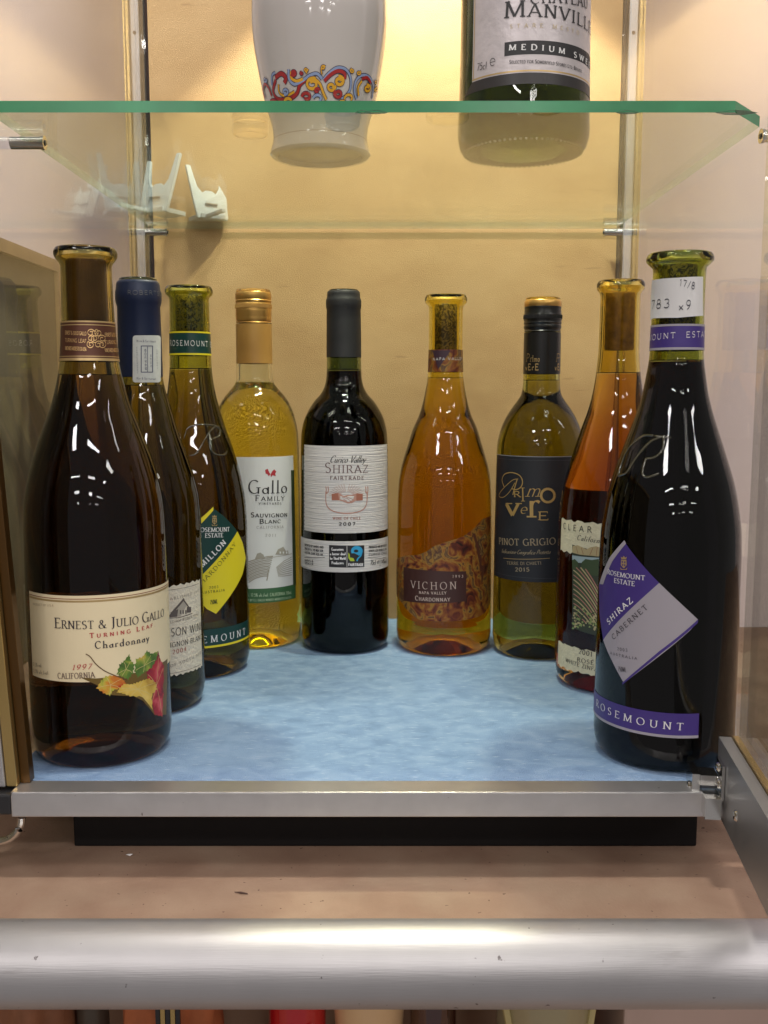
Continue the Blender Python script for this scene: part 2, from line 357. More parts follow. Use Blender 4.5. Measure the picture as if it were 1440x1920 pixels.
# ------------------------------------------------------------------ a printed sheet wrapped on a lathe body
class Sheet:
    """flat coordinates (s, z): s = arc length at reference radius R0, z = height; wrapped on radius function"""
    def __init__(s, axis, rfun, R0, off=0.0003):
        s.ax = axis; s.rf = rfun; s.R0 = R0; s.off = off; s.mb = MB(); s.lay = 0.0
    def pt(s, q, o):
        a = q[0]/s.R0; r = s.rf(q[1])+s.off+o
        return (s.ax[0]+r*math.sin(a), s.ax[1]-r*math.cos(a), q[1])
    def quads(s, qs, m, o):
        for q in qs: s.mb.add([s.pt(p, o) for p in q], [tuple(range(len(q)))], m)
    def fill(s, poly, m=0, o=0.0, step=0.0016, nz=1, zstep=0.012):
        xs = sorted(set([round(p[0], 7) for p in poly])); x0, x1 = xs[0], xs[-1]
        n = int((x1-x0)/step)+1; xs = sorted(set(xs+[round(x0+(x1-x0)*k/n, 7) for k in range(n+1)]))
        E = list(zip(poly, poly[1:]+poly[:1]))
        for a, b in zip(xs, xs[1:]):
            if b-a < 2e-7: continue
            mid = (a+b)/2; hit = []
            for p, q in E:
                if (p[0] <= mid) != (q[0] <= mid):
                    f = lambda x: p[1]+(q[1]-p[1])*(x-p[0])/(q[0]-p[0])
                    hit.append((f(mid), f(a), f(b)))
            hit.sort()
            for i in range(0, len(hit)-1, 2):
                lo, hi = hit[i], hit[i+1]; k = nz if not zstep else max(1, int((hi[0]-lo[0])/zstep)+1)
                for j in range(k):
                    t0, t1 = j/k, (j+1)/k
                    s.quads([((a, lo[1]+(hi[1]-lo[1])*t0), (b, lo[2]+(hi[2]-lo[2])*t0), (b, lo[2]+(hi[2]-lo[2])*t1), (a, lo[1]+(hi[1]-lo[1])*t1))], m, o)
    def stroke(s, pts, w, m=0, o=0.0001, contrast=1.0): s.quads(pen_polys(pts, w, contrast, 0.0012), m, o)

def smooth(pts, n=5):
    P_ = []
    for i in range(len(pts)-1):
        p0, p1, p2, p3 = pts[max(i-1, 0)], pts[i], pts[i+1], pts[min(i+2, len(pts)-1)]
        for k in range(n):
            t = k/n; P_.append(tuple(0.5*((2*p1[j])+(-p0[j]+p2[j])*t+(2*p0[j]-5*p1[j]+4*p2[j]-p3[j])*t*t+(-p0[j]+3*p1[j]-3*p2[j]+p3[j])*t**3) for j in (0, 1)))
    return P_+[pts[-1]]
class Bottle:
    def __init__(s, name, label, cat, cx, vfront, prof, z0=0.0, rbody=None, cxt=None, group=None, lean=True):
        """prof: (v, half width px) silhouette from top to bottom; vfront: pixel row of the front of the base"""
        hw = max(p[1] for p in prof); s.hw = hw; y = at_z(cx, vfront, z0).y
        r = 0.04
        for _ in range(6): Yc = y + r*0.97; r = hw/F*zc(Yc, z0+0.1)
        s.Y = Yc; s.R = r
        zmid = z0+0.13; s.X = (cx-720)/F*zc(Yc, zmid); s.z0 = z0; s.cx = cx
        if cxt: s.X = ((cx-720)/F*zc(Yc, z0+0.08)+(cxt-720)/F*zc(Yc, z0+0.29))/2
        s.raw = sorted([(at_y(720, v, Yc).z, h/F*zc(Yc, at_y(720, v, Yc).z)) for v, h in prof])
        s.ax = (s.X, s.Y)
        s.root = empty(name, (s.X, s.Y, z0), label, cat, group)
        s.cache = {}
    def r(s, z):
        P = s.raw
        if z <= P[0][0]: return P[0][1]
        if z >= P[-1][0]: return P[-1][1]
        for i in range(len(P)-1):
            if P[i][0] <= z <= P[i+1][0]: break
        # monotone cubic
        def sl(j):
            if j <= 0 or j >= len(P)-1: return 0 if j <= 0 else (P[-1][1]-P[-2][1])/(P[-1][0]-P[-2][0])
            d0 = (P[j][1]-P[j-1][1])/(P[j][0]-P[j-1][0]); d1 = (P[j+1][1]-P[j][1])/(P[j+1][0]-P[j][0])
            return 0 if d0*d1 <= 0 else 2*d0*d1/(d0+d1)
        h = P[i+1][0]-P[i][0]; t = (z-P[i][0])/h; m0, m1 = sl(i)*h, sl(i+1)*h
        return (2*t**3-3*t*t+1)*P[i][1]+(t**3-2*t*t+t)*m0+(-2*t**3+3*t*t)*P[i+1][1]+(t**3-t*t)*m1
    def zv(s, v):               # height of a ring seen at row v in front of the axis
        z = at_y(720, v, s.Y).z
        for _ in range(5): z = at_y(720, v, s.Y-s.r(z)).z
        return z
    def surf(s, u, v):          # pixel -> (angle, z) on the body
        d = ray(u, v); z = at_y(u, v, s.Y).z; a = 0
        for _ in range(6):
            r = s.r(z)+0.0003; A = d[0]**2+d[1]**2; B = -(d[0]*s.X+d[1]*s.Y); C = s.X**2+s.Y**2-r*r; D = B*B-A*C
            t = (-B-math.sqrt(D))/A if D > 0 else -B/A
            x, y = d[0]*t-s.X, d[1]*t-s.Y; a = math.atan2(x, -y); z = HC+d[2]*t
        return a, z
    def P(s, u, v): a, z = s.surf(u, v); return (a*s.R, z)
    def A(s, deg, v): return (R_(deg)*s.R, s.zv(v))
    def px(s, v): return zc(s.Y-s.R, s.zv(v))/F     # metres per pixel on the front
    def pn(s, v): return zc(s.Y, s.zv(v))/F     # metres per pixel at the axis
    def sheet(s, off=0.0003): return Sheet(s.ax, s.r, s.R, off)
    def text(s, sh, txt, p0, p1, h, m=1, wt=0.13, con=0.28, serif=True, slant=0.0, sp=0.10, i0=0, i1=None, o=0.0002, arc=0.0):
        """baseline from pixel p0 (left edge of char i0) to p1 (right edge of char i1); h = cap height in px"""
        if h < 13: wt *= 1.32; con = min(1, con*1.25)
        lay, wd = layout(txt, sp); i1 = len(lay)-1 if i1 is None else i1
        a = s.P(*p0); b = s.P(*p1); L = math.hypot(b[0]-a[0], b[1]-a[1]); ux, uz = (b[0]-a[0])/L, (b[1]-a[1])/L
        x0 = lay[i0][1]; x1 = lay[i1][1]+G.get(lay[i1][0], G[' '])[0]*lay[i1][2]
        hh = h*s.px((p0[1]+p1[1])/2); kx = L/(x1-x0)
        kf = kx/hh
        for n, (ch, x, sc) in enumerate(lay):
            w, st = strokes_of(ch)
            for j, (pts, fl) in enumerate(st):
                Q = [((x+px_*sc), py*sc) for px_, py in pts]
                def mp(p):
                    lx = (p[0]-x0)*kx + slant*p[1]*hh; lz = p[1]*hh
                    t = (p[0]-x0)/(x1-x0); lz += arc*hh*4*t*(1-t)
                    return (a[0]+ux*lx-uz*lz, a[1]+uz*lx+ux*lz)
                # widths are kept in the scale of the cap height
                FQ = [(p[0]*kx, p[1]*hh) for p in Q]
                polys = pen_polys(FQ, wt*hh*sc, con, max(0.0012, hh*0.12))
                if serif and fl:
                    sw, stt = 0.15*hh*sc, max(wt*0.42, 0.035)*hh*sc
                    def bar(c, hor=True):
                        cxx, cyy = c
                        if hor:
                            cyy = cyy-stt/2 if cyy > 0.5*hh else cyy+stt/2
                            return ((cxx-sw*kf**0.3, cyy-stt/2), (cxx+sw*kf**0.3, cyy-stt/2), (cxx+sw*kf**0.3, cyy+stt/2), (cxx-sw*kf**0.3, cyy+stt/2))
                        dd = -0.16*hh if cyy > .5*hh else 0.16*hh
                        return ((cxx-stt/2, min(cyy, cyy+dd)), (cxx+stt/2, min(cyy, cyy+dd)), (cxx+stt/2, max(cyy, cyy+dd)), (cxx-stt/2, max(cyy, cyy+dd)))
                    if fl in 'sb': polys.append(bar(FQ[0]))
                    if fl in 'eb': polys.append(bar(FQ[-1]))
                    if fl in 'tTc': polys.append(bar(FQ[-1] if fl != 'c' else FQ[0], False))
                    if fl == 'T': polys.append(bar(FQ[0], False))
                sh.quads([tuple(mp((p[0]/kx, p[1]/hh)) for p in q) for q in polys], m, o+0.000012*(j+1))
    def stroke_px(s, sh, pts, wpx, m, o=0.00015, contrast=1.0):
        if 4 <= len(pts) < 14: pts = smooth(pts)
        sh.stroke([s.P(*p) for p in pts], wpx*s.px(pts[0][1]), m, o, contrast)
    def spiral(s, sh, c, r, a0, turns, w, m, o, shrink=0.25, sx=1.0):
        pts = []
        n = int(14*abs(turns))+4
        for k in range(n+1):
            t = k/n; a = R_(a0)+turns*2*math.pi*t; rr = r*(1-(1-shrink)*t); pts.append((c[0]+sx*rr*math.cos(a), c[1]-rr*math.sin(a)))
        s.stroke_px(sh, pts, w, m, o)

    # ---- glass
    def build_glass(s, mat, level_v=None, wall=0.0028, topz=None, punt=0.012, inner=True, seg=112, zsteps=150, name='glass'):
        P = s.raw; zt = P[-1][0] if topz is None else topz; zb = s.z0; rb = s.r(zb+0.006)
        prof = [(0.0, punt+zb+0.001), (rb*0.35, zb+punt*0.8), (rb*0.62, zb+punt*0.3), (rb*0.76, zb+0.0008), (rb*0.80, zb+0.0002), (rb*0.85, zb+0.0003), (rb*0.91, zb+0.0015), (rb*0.96, zb+0.0045), (rb*0.987, zb+0.009)]
        zz = zb+0.014; n = zsteps
        for k in range(n+1):
            z = zz+(zt-zz)*k/n; prof.append((s.r(z), z))
        lv = s.zv(level_v) if level_v else zt-0.02; s.level = lv
        rt = s.r(zt)
        if inner:
            rin = s.bore = min(s.r(z) for z in [lv+(zt-lv)*k/20 for k in range(21)])-wall
            prof += [(rt-0.0006, zt+0.0006), (rin+0.001, zt+0.0006), (rin, zt-0.0008)]
            nn = 24
            for k in range(1, nn+1):
                z = zt-0.001+(lv-zt+0.001)*k/nn; prof.append((min(rin+max(0, (s.r(z)-wall-rin)), s.r(z)-wall), z))
            rl = prof[-1][0]; prof += [(rl*0.93, lv-0.0006), (0.0, lv-0.0008)]
        else: prof += [(rt*0.7, zt+0.0003), (0.0, zt+0.0003)]
        b = MB(); b.lathe([(r_, z) for r_, z in prof], (s.X, s.Y, 0), seg); g = b.obj(name, mat, s.root, True); autosmooth(g, 50); return g
    def build_wine(s, mat, inset=0.0026, name='wine'):
        zb = s.z0+0.016; lv = s.level-0.0012; rb = s.r(zb)-inset
        prof = [(0.0, s.z0+0.015), (rb*0.5, s.z0+0.012), (rb*0.82, s.z0+0.005), (rb*0.95, s.z0+0.008)]
        n = 90
        for k in range(n+1): z = zb+(lv-zb)*k/n; prof.append((s.r(z)-inset, z))
        prof.append((0.0, lv)); b = MB(); b.lathe(prof, (s.X, s.Y, 0), 80); return b.obj(name, mat, s.root, True)
    def sleeve(s, name, v0, v1, mat, rad=None, prof=None, top=False, off=0.0005, seg=80):
        """ring-shaped skin between rows v0 (top) and v1, optional closed top"""
        z1, z0 = s.zv(v0), s.zv(v1); b = MB()
        if prof is None: pr = [(s.r(z0+(z1-z0)*k/16)+off, z0+(z1-z0)*k/16) for k in range(17)]
        else: pr = [(r_*s.pn(v0), s.zv(v)) for v, r_ in prof]
        pr = [(pr[0][0]-0.0012, pr[0][1])]+pr
        if top: pr += [(pr[-1][0]-0.0008, pr[-1][1]+0.0008), (pr[-1][0]-0.002, pr[-1][1]+0.0011), (0, pr[-1][1]+0.0011)]
        b.lathe(pr, (s.X, s.Y, 0), seg); o = b.obj(name, mat, s.root, True); autosmooth(o, 50); return o
    def cork(s, v0, v1, mat, r=None, off=0.0002):
        z1, z0 = s.zv(v0), s.zv(v1); r = (s.bore-off) if r is None else r; b = MB()
        b.lathe([(0, z0), (r*0.95, z0), (r, z0+0.0008), (r, (z0+z1)/2), (r, z1-0.0008), (r*0.94, z1), (0, z1)], (s.X, s.Y, 0), 48)
        o = b.obj('cork', mat, s.root, True); autosmooth(o, 40); return o
    def finish(s, sh, name, mats, parent=None):
        o = sh.mb.obj(name, mats, parent or s.root, True); return o

# ================================================================== setting: wall, counter, lower recess
Yf = at_z(720, 1466, 0).y; Yb = at_z(720, 1160, 0).y; XW = 435/F*zc(Yb, at_y(720, 480, Yb).z)
YW = Yb+0.16
tag(boxo('wall', -1.6, 1.6, YW, YW+0.05, -0.9, 1.9, M['wall']), kind='structure')
yr = at_z(720, 1488, 0).y                   # front of the cabinet rail
zr = at_y(720, 1532, yr).z                  # underside of the rail
yp = yr+0.034
zt = at_y(720, 1588, yp).z                  # counter top
ytf = at_z(720, 1722, zt).y
counter = empty('display_counter', (0, ytf, zt), 'brown hardboard counter top with a fat round aluminium rail along its front edge', 'counter')
boxo('counter_top', -1.2, 1.2, ytf-0.004, YW-0.002, zt-0.018, zt, M['counter'], counter)
# round rail: tangent to the sight lines of rows 1722 and 1893
ang0 = TH+math.atan((1722-960)/F); ang1 = TH+math.atan((1893-960)/F)
yc = ytf-0.012; am = (ang0+ang1)/2; zcr = HC-yc*math.tan(am); dist = yc/math.cos(am); rr = dist*math.sin((ang1-ang0)/2)
b = MB(); b.tube([(-1.2, yc, zcr), (1.2, yc, zcr)], rr, 96); autosmooth(b.obj('edge_rail', M['bar'], counter), 40)
print('counter', zt, ytf, 'rail', yc, zcr, rr, 'Yf', Yf, 'Yb', Yb, 'rail front', yr, zr)

# ================================================================== cabinet
cab = empty('display_cabinet', (0, Yf, 0), 'glass display cabinet with tan back board, blue suede floor and open hinged glass door', 'cabinet')
bp = boxo('back_panel', -XW+0.002, XW, Yb, Yb+0.008, -0.012, 0.86, M['board'], cab)
boxo('floor_lining', -XW+0.001, XW-0.001, Yf, Yb, -0.006, 0, M['cloth'], cab)
boxo('floor_board', -XW+0.001, XW-0.001, Yf+0.001, Yb+0.008, -0.016, -0.0062, M['alu_dark'], cab)
xl, xr = at_y(20, 1500, yr).x, at_y(1362, 1500, yr).x
boxo('front_rail', xl, xr, yr, Yf, zr, 0.0008, M['alu'], cab, 0.0006)
boxo('rail_end_cap', xl-0.016, xl-0.0003, yr+0.0006, Yf, zr+0.0008, -0.001, M['black_plastic'], cab, 0.0012)
xp0, xp1 = at_y(138, 1570, yp).x, at_y(1307, 1570, yp).x
boxo('plinth', xp0, xp1, yp, Yb-0.05, zt+0.0003, zr+0.0006, M['black'], cab, 0.0012)
for sx in (-1, 1):
    x = sx*XW
    # side pane
    x0, x1 = sorted((x, x+sx*0.004))
    boxo('side_pane', x0, x1, Yf-0.002, Yb-0.001, 0.0, 0.86, M['pane'], cab)
    # rear corner profile: grey face, two bright gold lips, dark gap against the board
    bx = MB()
    def bxs(a, b_, y0, y1, m): x0, x1 = sorted((sx*a, sx*b_)); bx.box(x0, x1, y0, y1, 0.0, 0.86, m, 0.0004)
    bxs(XW+0.0045, XW+0.0125, Yb-0.006, Yb+0.018, 0)
    bxs(XW+0.0005, XW+0.004, Yb-0.0005, Yb+0.016, 1)
    bxs(XW+0.0128, XW+0.0155, Yb-0.010, Yb+0.014, 2)
    bxs(XW+0.0165, XW+0.0185, Yb-0.008, Yb+0.012, 2)
    bx.obj('rear_post', [M['alu'], M['black_plastic'], M['gold_alu']], cab)
    # screw hole in the profile
    b = MB(); b.tube([(sx*(XW+0.0085), Yb-0.0064, at_y(720, 66, Yb).z), (sx*(XW+0.0085), Yb-0.0058, at_y(720, 66, Yb).z)], 0.0016, 12); b.obj('screw_hole', M['black_plastic'], cab)
# left front post: gold lip inside, silver outside
pz1 = 0.86
xg = at_y(62, 1466, Yf).x
xtp = xg-0.0045
b = MB(); b.box(xg-0.0050, xg, Yf-0.004, Yf+0.003, 0.001, pz1, 1, 0.0005); b.box(xg-0.0112, xg-0.0053, Yf-0.009, Yf+0.002, 0.001, pz1, 2, 0.0005); b.box(xg-0.045, xg-0.0115, Yf-0.010, Yf+0.012, 0.001, pz1, 0, 0.0008)
b.v = [(x-0.052*max(0, z), y, z) for x, y, z in b.v]
b.obj('front_post', [M['alu'], pm('bronze_post', (0.11, 0.055, 0.015), 0.3, 0.7), M['gold_alu']], cab)
# curved pull at the far left end of the rail
b = MB(); cx_, cz_ = xl-0.010, zr-0.002
b.tube([(cx_+0.014*math.cos(a), yr+0.004, cz_+0.014*math.sin(a)) for a in [R_(0-10*k) for k in range(0, 19)]], 0.0022, 10); autosmooth(b.obj('latch_loop', M['chrome'], cab))

# shelf pins
def shelf_z():
    return HC+0.148
ZS = at_y(720, 430, Yb).z          # underside of the shelf
Ysf = at_z(720, 211, ZS).y
ht = at_y(720, 189, Ysf).z-ZS
print('shelf', ZS, Ysf, ht)
def pin(x0, x1, y, name='shelf_pin', tilt=0.0):
    b = MB(); b.tube([(x0, y, ZS-0.0045), (x1, y, ZS-0.0045)], 0.0036, 20, 0); b.tube([(x1, y, ZS-0.0045), (x1+(0.0016 if x1 > x0 else -0.0016), y, ZS-0.0045)], 0.0041, 20, 0)
    b.tube([(x1+(0.0017 if x1 > x0 else -0.0017), y, ZS-0.0045), (x1+(0.0021 if x1 > x0 else -0.0021), y, ZS-0.0045)], 0.0016, 8, 1)
    autosmooth(b.obj(name, [M['chrome'], M['black_plastic']], cab))
pin(-XW-0.002, -XW+0.016, Yb-0.012); pin(XW+0.002, XW-0.013, Yb-0.012)
pin(-XW-0.003, -XW+0.015, Ysf+0.045); pin(XW+0.03, XW+0.001, Ysf+0.030)

# glass shelf with a clipped front right corner
sh_ = empty('glass_shelf', (0, Ysf, ZS), 'clear glass shelf with dark green edge and chipped right corner holding vase, stands and magnum', 'shelf')
cc = 0.024
out = [(-XW+0.002, Yb-0.003), (-XW+0.002, Ysf+0.004), (-XW+0.006, Ysf), (XW-0.002-cc, Ysf), (XW-0.002, Ysf+cc*1.2), (XW-0.002, Yb-0.003)]
n = len(out); vs = [(x, y, ZS) for x, y in out]+[(x, y, ZS+ht) for x, y in out]
mesh_obj('shelf_pane', vs, [tuple(range(n))[::-1], tuple(range(n, 2*n))]+[(i, (i+1) % n, n+(i+1) % n, n+i) for i in range(n)], [M['shelfglass'], M['edge'], M['edge_pale']], sh_, False, [0, 0, 2, 1, 1, 1, 2, 2])
# conchoidal chips on the front edge
for (u, v, s) in ((705, 212, 0.006), (680, 208, 0.004), (1385, 208, 0.011), (1178, 210, 0.006)):
    p = at_z(u, v, ZS); b = MB(); vsx = []
    for k in range(16):
        t = k/15; x = p.x+(t-0.5)*2*s; y = Ysf+0.0002+abs(math.sin(t*math.pi))*s*0.38*(0.8+0.4*random.random()); vsx.append((x, y, ZS-0.0002))
    base = [(p.x+(k/15-0.5)*2*s, Ysf-0.0003, ZS+0.0012*math.sin(k/15*math.pi)) for k in range(16)]
    b.add(base+vsx, [(k, k+1, 17+k, 16+k) for k in range(15)], 0)
    b.obj('edge_chip', pm('chipped_glass', (0.25, 0.42, 0.30), 0.15, bump=1.0, bscale=900), sh_)

# ---- door, swung open towards the camera at the right
ph = at_z(1346, 1440, 0.02)
yd0 = yr+0.012; xd0 = at_y(1345, 1450, yd0).x
vpx = (965-720)/F; dirv = Vector((-vpx, -1, 0)).normalized(); nrm = Vector((-dirv.y, dirv.x, 0)); nrm = -nrm if nrm.x < 0 else nrm
zd1 = at_y(1336, 1381, yd0).z; zd0 = at_y(1355, 1516, yd0).z
def dbox(mb, a0, a1, n0, n1, z0, z1, m=0):
    o = Vector((xd0, yd0, 0)); vs = []
    for z in (z0, z1):
        for n_ in (n0, n1):
            for a in (a0, a1): q = o+dirv*a+nrm*n_; vs.append((q.x, q.y, z))
    mb.add(vs, [(0, 2, 3, 1), (4, 5, 7, 6), (0, 1, 5, 4), (2, 6, 7, 3), (0, 4, 6, 2), (1, 3, 7, 5)], m)
frame = MB(); dbox(frame, 0, 0.40, 0, 0.0065, zd0, zd1); dbox(frame, 0, 0.40, 0.0067, 0.0082, zd0+0.001, zd1-0.001); dbox(frame, 0, 0.40, 0.0084, 0.0105, zd0, zd1+0.0004)
door = frame.obj('door', M['alu_dark'], cab)
g = MB(); dbox(g, 0.002, 0.40, 0.0102, 0.0140, zd1+0.0006, 0.86); g.obj('door_glass', M['pane'], door)
b = MB(); dbox(b, 0.0022, 0.40, 0.0068, 0.0100, zd1-0.0008, zd1+0.0016); b.obj('door_seal', M['gold_alu'], door)
# hinge
hz = zd0+0.016
h = MB(); hx = xd0-0.0005
dbox(h, 0.004, 0.020, -0.0018, -0.0003, hz-0.003, hz+0.016); dbox(h, 0.010, 0.024, -0.0105, -0.0022, hz-0.012, hz-0.0005); dbox(h, -0.006, 0.012, -0.0155, -0.0115, hz-0.014, hz+0.008)
dbox(h, 0.000, 0.012, -0.0113, -0.0020, hz+0.002, hz+0.0075)
hinge = h.obj('hinge', M['chrome'], door)
def screw(a, n_, z, r=0.003, along='n'):
    o = Vector((xd0, yd0, 0))+dirv*a+nrm*n_; b = MB()
    pr = [(0, 0.0016), (r*0.5, 0.0014), (r*0.85, 0.0009), (r, 0.0)]
    m = MB(); m.lathe(pr, (0, 0, 0), 20); q = (-nrm).to_track_quat('Z', 'Y'); vv = [tuple(q @ Vector(x)+Vector((o.x, o.y, z))) for x in m.v]
    oo = mesh_obj('screw', vv, m.f, M['chrome'], door, True); return oo
screw(0.010, -0.0018, hz+0.012, 0.0028); screw(0.014, -0.0018, hz+0.004, 0.0028); screw(0.047, 0, zd0+0.017, 0.0030); screw(0.004, -0.0155, hz-0.002, 0.003)

# ================================================================== bottles
M['cork'] = ramp_noise('cork', [(0.3, (0.16, 0.085, 0.03)), (0.55, (0.30, 0.17, 0.07)), (0.75, (0.40, 0.25, 0.11))], 160, 0.7)
M['cork_print'] = ramp_noise('printed_cork', [(0.44, (0.03, 0.02, 0.01)), (0.5, (0.30, 0.20, 0.07)), (0.60, (0.36, 0.25, 0.09))], 260, 0.7, 2, 2.5)
def ink(name, c, rough=0.5, metal=0.0): return pm(name, c, rough, metal)
I_black = ink('black_ink', (0.02, 0.018, 0.02)); I_grey = ink('grey_ink', (0.30, 0.28, 0.27)); I_red = ink('red_ink', (0.45, 0.03, 0.04))
I_white = ink('white_ink', (0.78, 0.76, 0.76)); I_gold = ink('gold_ink', (0.55, 0.38, 0.17), 0.35, 0.5); I_brown = ink('brown_ink', (0.30, 0.11, 0.05))

# ---- 1. cream-label chardonnay, left front
B = Bottle('wine_bottle', 'tall brown wine bottle with cream label and autumn leaves, at the left front corner', 'bottle', 180, 1446,
  [(468, 56), (474, 58), (482, 57.5), (490, 52), (498, 46.5), (600, 48), (660, 51.5), (700, 57), (750, 69), (800, 87), (850, 104.5), (900, 118), (950, 126), (1000, 128), (1150, 128), (1380, 126), (1400, 125)], cxt=167)
b1 = B
B.build_glass(glass('brown_olive_glass', (0.62, 0.52, 0.20), 1.42), 702); B.build_wine(wine('aged_chardonnay', (0.70, 0.47, 0.06), 58)); B.cork(478, 606, pm('foil_wrapped_cork', (0.20, 0.115, 0.045), 0.35, 0.3, bump=1, bscale=200, aniso=(4, 4, .4), var=.4))
s_ = B.sheet(); zt_, zb_ = B.zv(601), B.zv(676)
s_.fill([B.A(-178, 601), B.A(178, 601), B.A(178, 676), B.A(-178, 676)], 0, 0, zstep=0.004)
for v0, v1 in ((601, 604), (608, 609.5), (667, 668.5), (671, 676)): s_.fill([B.A(-178, v0), B.A(178, v0), B.A(178, v1), B.A(-178, v1)], 1, 0.0001)
ban = B.finish(s_, 'neck_band', [pm('copper_brown_foil', (0.11, 0.04, 0.022), 0.4, 0.4), I_gold])
s_ = B.sheet(0.0005)
for i, (t_, v_) in enumerate((('ERNEST & JULIO GALLO', 627), ('TURNING LEAF', 641), ('VINEYARDS MODESTO CA USA', 656))):
    B.text(s_, t_, (123, v_), (162, v_+2), 7, 0, 0.15, 0.5, sp=.05); B.text(s_, t_, (196, v_+4), (236, v_+4), 7, 0, 0.15, 0.5, sp=.05)
for k in range(9):
    B.spiral(s_, (167+7*(k % 4)+3, 624+11*(k//3)), 7.5, 60*k, 1.4*(-1)**k, 1.7, 0, 0.0002)
B.finish(s_, 'lettering', [pm('bright_copper_gold', (0.85, 0.55, 0.24), .28, .6)], ban)
s_ = B.sheet()
aL = math.degrees(B.surf(58, 1190)[0])
s_.fill([B.A(aL, 1117), B.A(125, 1117), B.A(125, 1279), B.A(aL, 1279)], 0)
s_.fill([B.P(150, 1270), B.P(181, 1284), B.P(198, 1302), B.P(250, 1305), B.P(268, 1314), B.P(290, 1341), (B.P(306, 1344)[0]+.004, B.P(306, 1344)[1]), (B.P(307, 1240)[0]+.006, B.P(307, 1240)[1]), B.P(250, 1262), B.P(180, 1272)], 1, 0.00003)
s_.fill([B.A(aL, 1122.5), B.A(125, 1122.5), B.A(125, 1124), B.A(aL, 1124)], 2, 0.0001)
s_.fill([B.A(aL, 1126), B.A(125, 1126), B.A(125, 1129.5), B.A(aL, 1129.5)], 3, 0.0001)
leafg = lambda n, st, sd: ramp_noise(n, st, 110, 0.5, 4, 0.6, seed=sd)
GRN, YEL, RED_, ORG, DRK = (0.10, 0.20, 0.03), (0.62, 0.42, 0.07), (0.42, 0.03, 0.04), (0.50, 0.14, 0.03), (0.04, 0.08, 0.02)
mats = [pm('cream_label_paper', (0.80, 0.68, 0.44), 0.6, var=.03), pm('olive_print', (0.15, 0.09, 0.015), 0.4), I_brown, I_gold,
        leafg('green_leaf_print', [(0.3, DRK), (0.5, GRN), (0.62, (0.28, 0.34, 0.05)), (0.75, YEL)], 1), leafg('red_leaf_print', [(0.3, (0.16, 0.01, 0.03)), (0.5, RED_), (0.65, (0.6, 0.10, 0.12)), (0.8, ORG)], 2),
        leafg('yellow_leaf_print', [(0.3, (0.34, 0.16, 0.02)), (0.5, YEL), (0.75, (0.75, 0.55, 0.15))], 3), leafg('turning_leaf_print', [(0.32, (0.45, 0.03, 0.01)), (0.46, (0.60, 0.26, 0.03)), (0.56, (0.5, 0.45, 0.06)), (0.7, GRN)], 4), pm('leaf_vein_ink', (0.62, 0.50, 0.20), 0.6), pm('stem_ink', (0.12, 0.06, 0.02), 0.6)]
def leaf(pts, m, o, cen, tip=None):
    # ragged toothed outline
    P_ = []
    for i, (p, q) in enumerate(zip(pts, pts[1:]+pts[:1])):
        n = 4
        for k in range(n):
            t = k/n; x = p[0]+(q[0]-p[0])*t; y = p[1]+(q[1]-p[1])*t; j = 1.0 if k % 2 == 0 else -0.9
            dx, dy = x-cen[0], y-cen[1]; d = math.hypot(dx, dy) or 1; P_.append((x+dx/d*j*1.3, y+dy/d*j*1.3))
    s_.fill([B.P(*p) for p in P_], m, o, 0.001)
    for p in pts[::2]:
        B.stroke_px(s_, [(cen[0], cen[1]), (cen[0]*.45+p[0]*.55+.8, cen[1]*.45+p[1]*.55-1), (cen[0]*.12+p[0]*.88, cen[1]*.12+p[1]*.88)], 0.8, 8, o+0.00004)
leaf([(275, 1262), (281, 1240), (297, 1223), (300, 1236), (307, 1248), (306, 1300), (304, 1343), (290, 1340), (284, 1318), (288, 1296), (278, 1280)], 5, 0.00012, (293, 1285))
leaf([(252, 1258), (255, 1236), (268, 1231), (275, 1220), (284, 1226), (296, 1221), (293, 1236), (284, 1252), (268, 1262), (258, 1270)], 4, 0.00016, (270, 1248))
leaf([(219, 1264), (224, 1246), (232, 1240), (242, 1227), (245, 1238), (252, 1246), (249, 1262), (240, 1274), (228, 1268)], 4, 0.00020, (236, 1255))
leaf([(181, 1290), (190, 1276), (198, 1268), (214, 1266), (229, 1272), (236, 1281), (226, 1290), (212, 1294), (206, 1304), (194, 1299)], 7, 0.00024, (207, 1284))
leaf([(224, 1290), (232, 1282), (246, 1283), (256, 1280), (268, 1275), (279, 1272), (291, 1280), (293, 1292), (284, 1303), (285, 1330), (276, 1318), (266, 1306), (244, 1305), (230, 1300), (219, 1298)], 6, 0.00028, (258, 1292))
B.stroke_px(s_, [(161, 1226), (169, 1231), (180, 1245), (195, 1257), (212, 1265), (238, 1275)], 1.8, 9, 0.0003)
lab = B.finish(s_, 'label', mats)
s_ = B.sheet(0.00045)
B.text(s_, 'PRODUCT OF U.S.A', (63, 1134), (101, 1137), 4, 3, .12, 1, False)
B.text(s_, '^ERNEST & ^JULIO ^GALLO', (103, 1177), (300, 1158), 15.5, 0, .13, .25, i1=18, sp=.07)
B.text(s_, '^TURNING ^LEAF.', (168, 1196), (290, 1174), 7, 1, .17, .4, sp=.42)
B.text(s_, 'Chardonnay', (178, 1216), (279, 1201), 14, 0, .15, .35, sp=.16)
B.text(s_, '1997', (135, 1256), (171, 1254), 10, 1, .12, .3, slant=.35, sp=.18)
B.text(s_, 'CALIFORNIA', (109, 1272), (178, 1270), 11, 2, .10, .45, sp=.08)
B.text(s_, '12.5% vol.', (63, 1248), (80, 1251), 7, 3, .14, 1, False); B.text(s_, '12.5% alc./vol.', (63, 1260), (93, 1265), 7, 3, .14, 1, False)
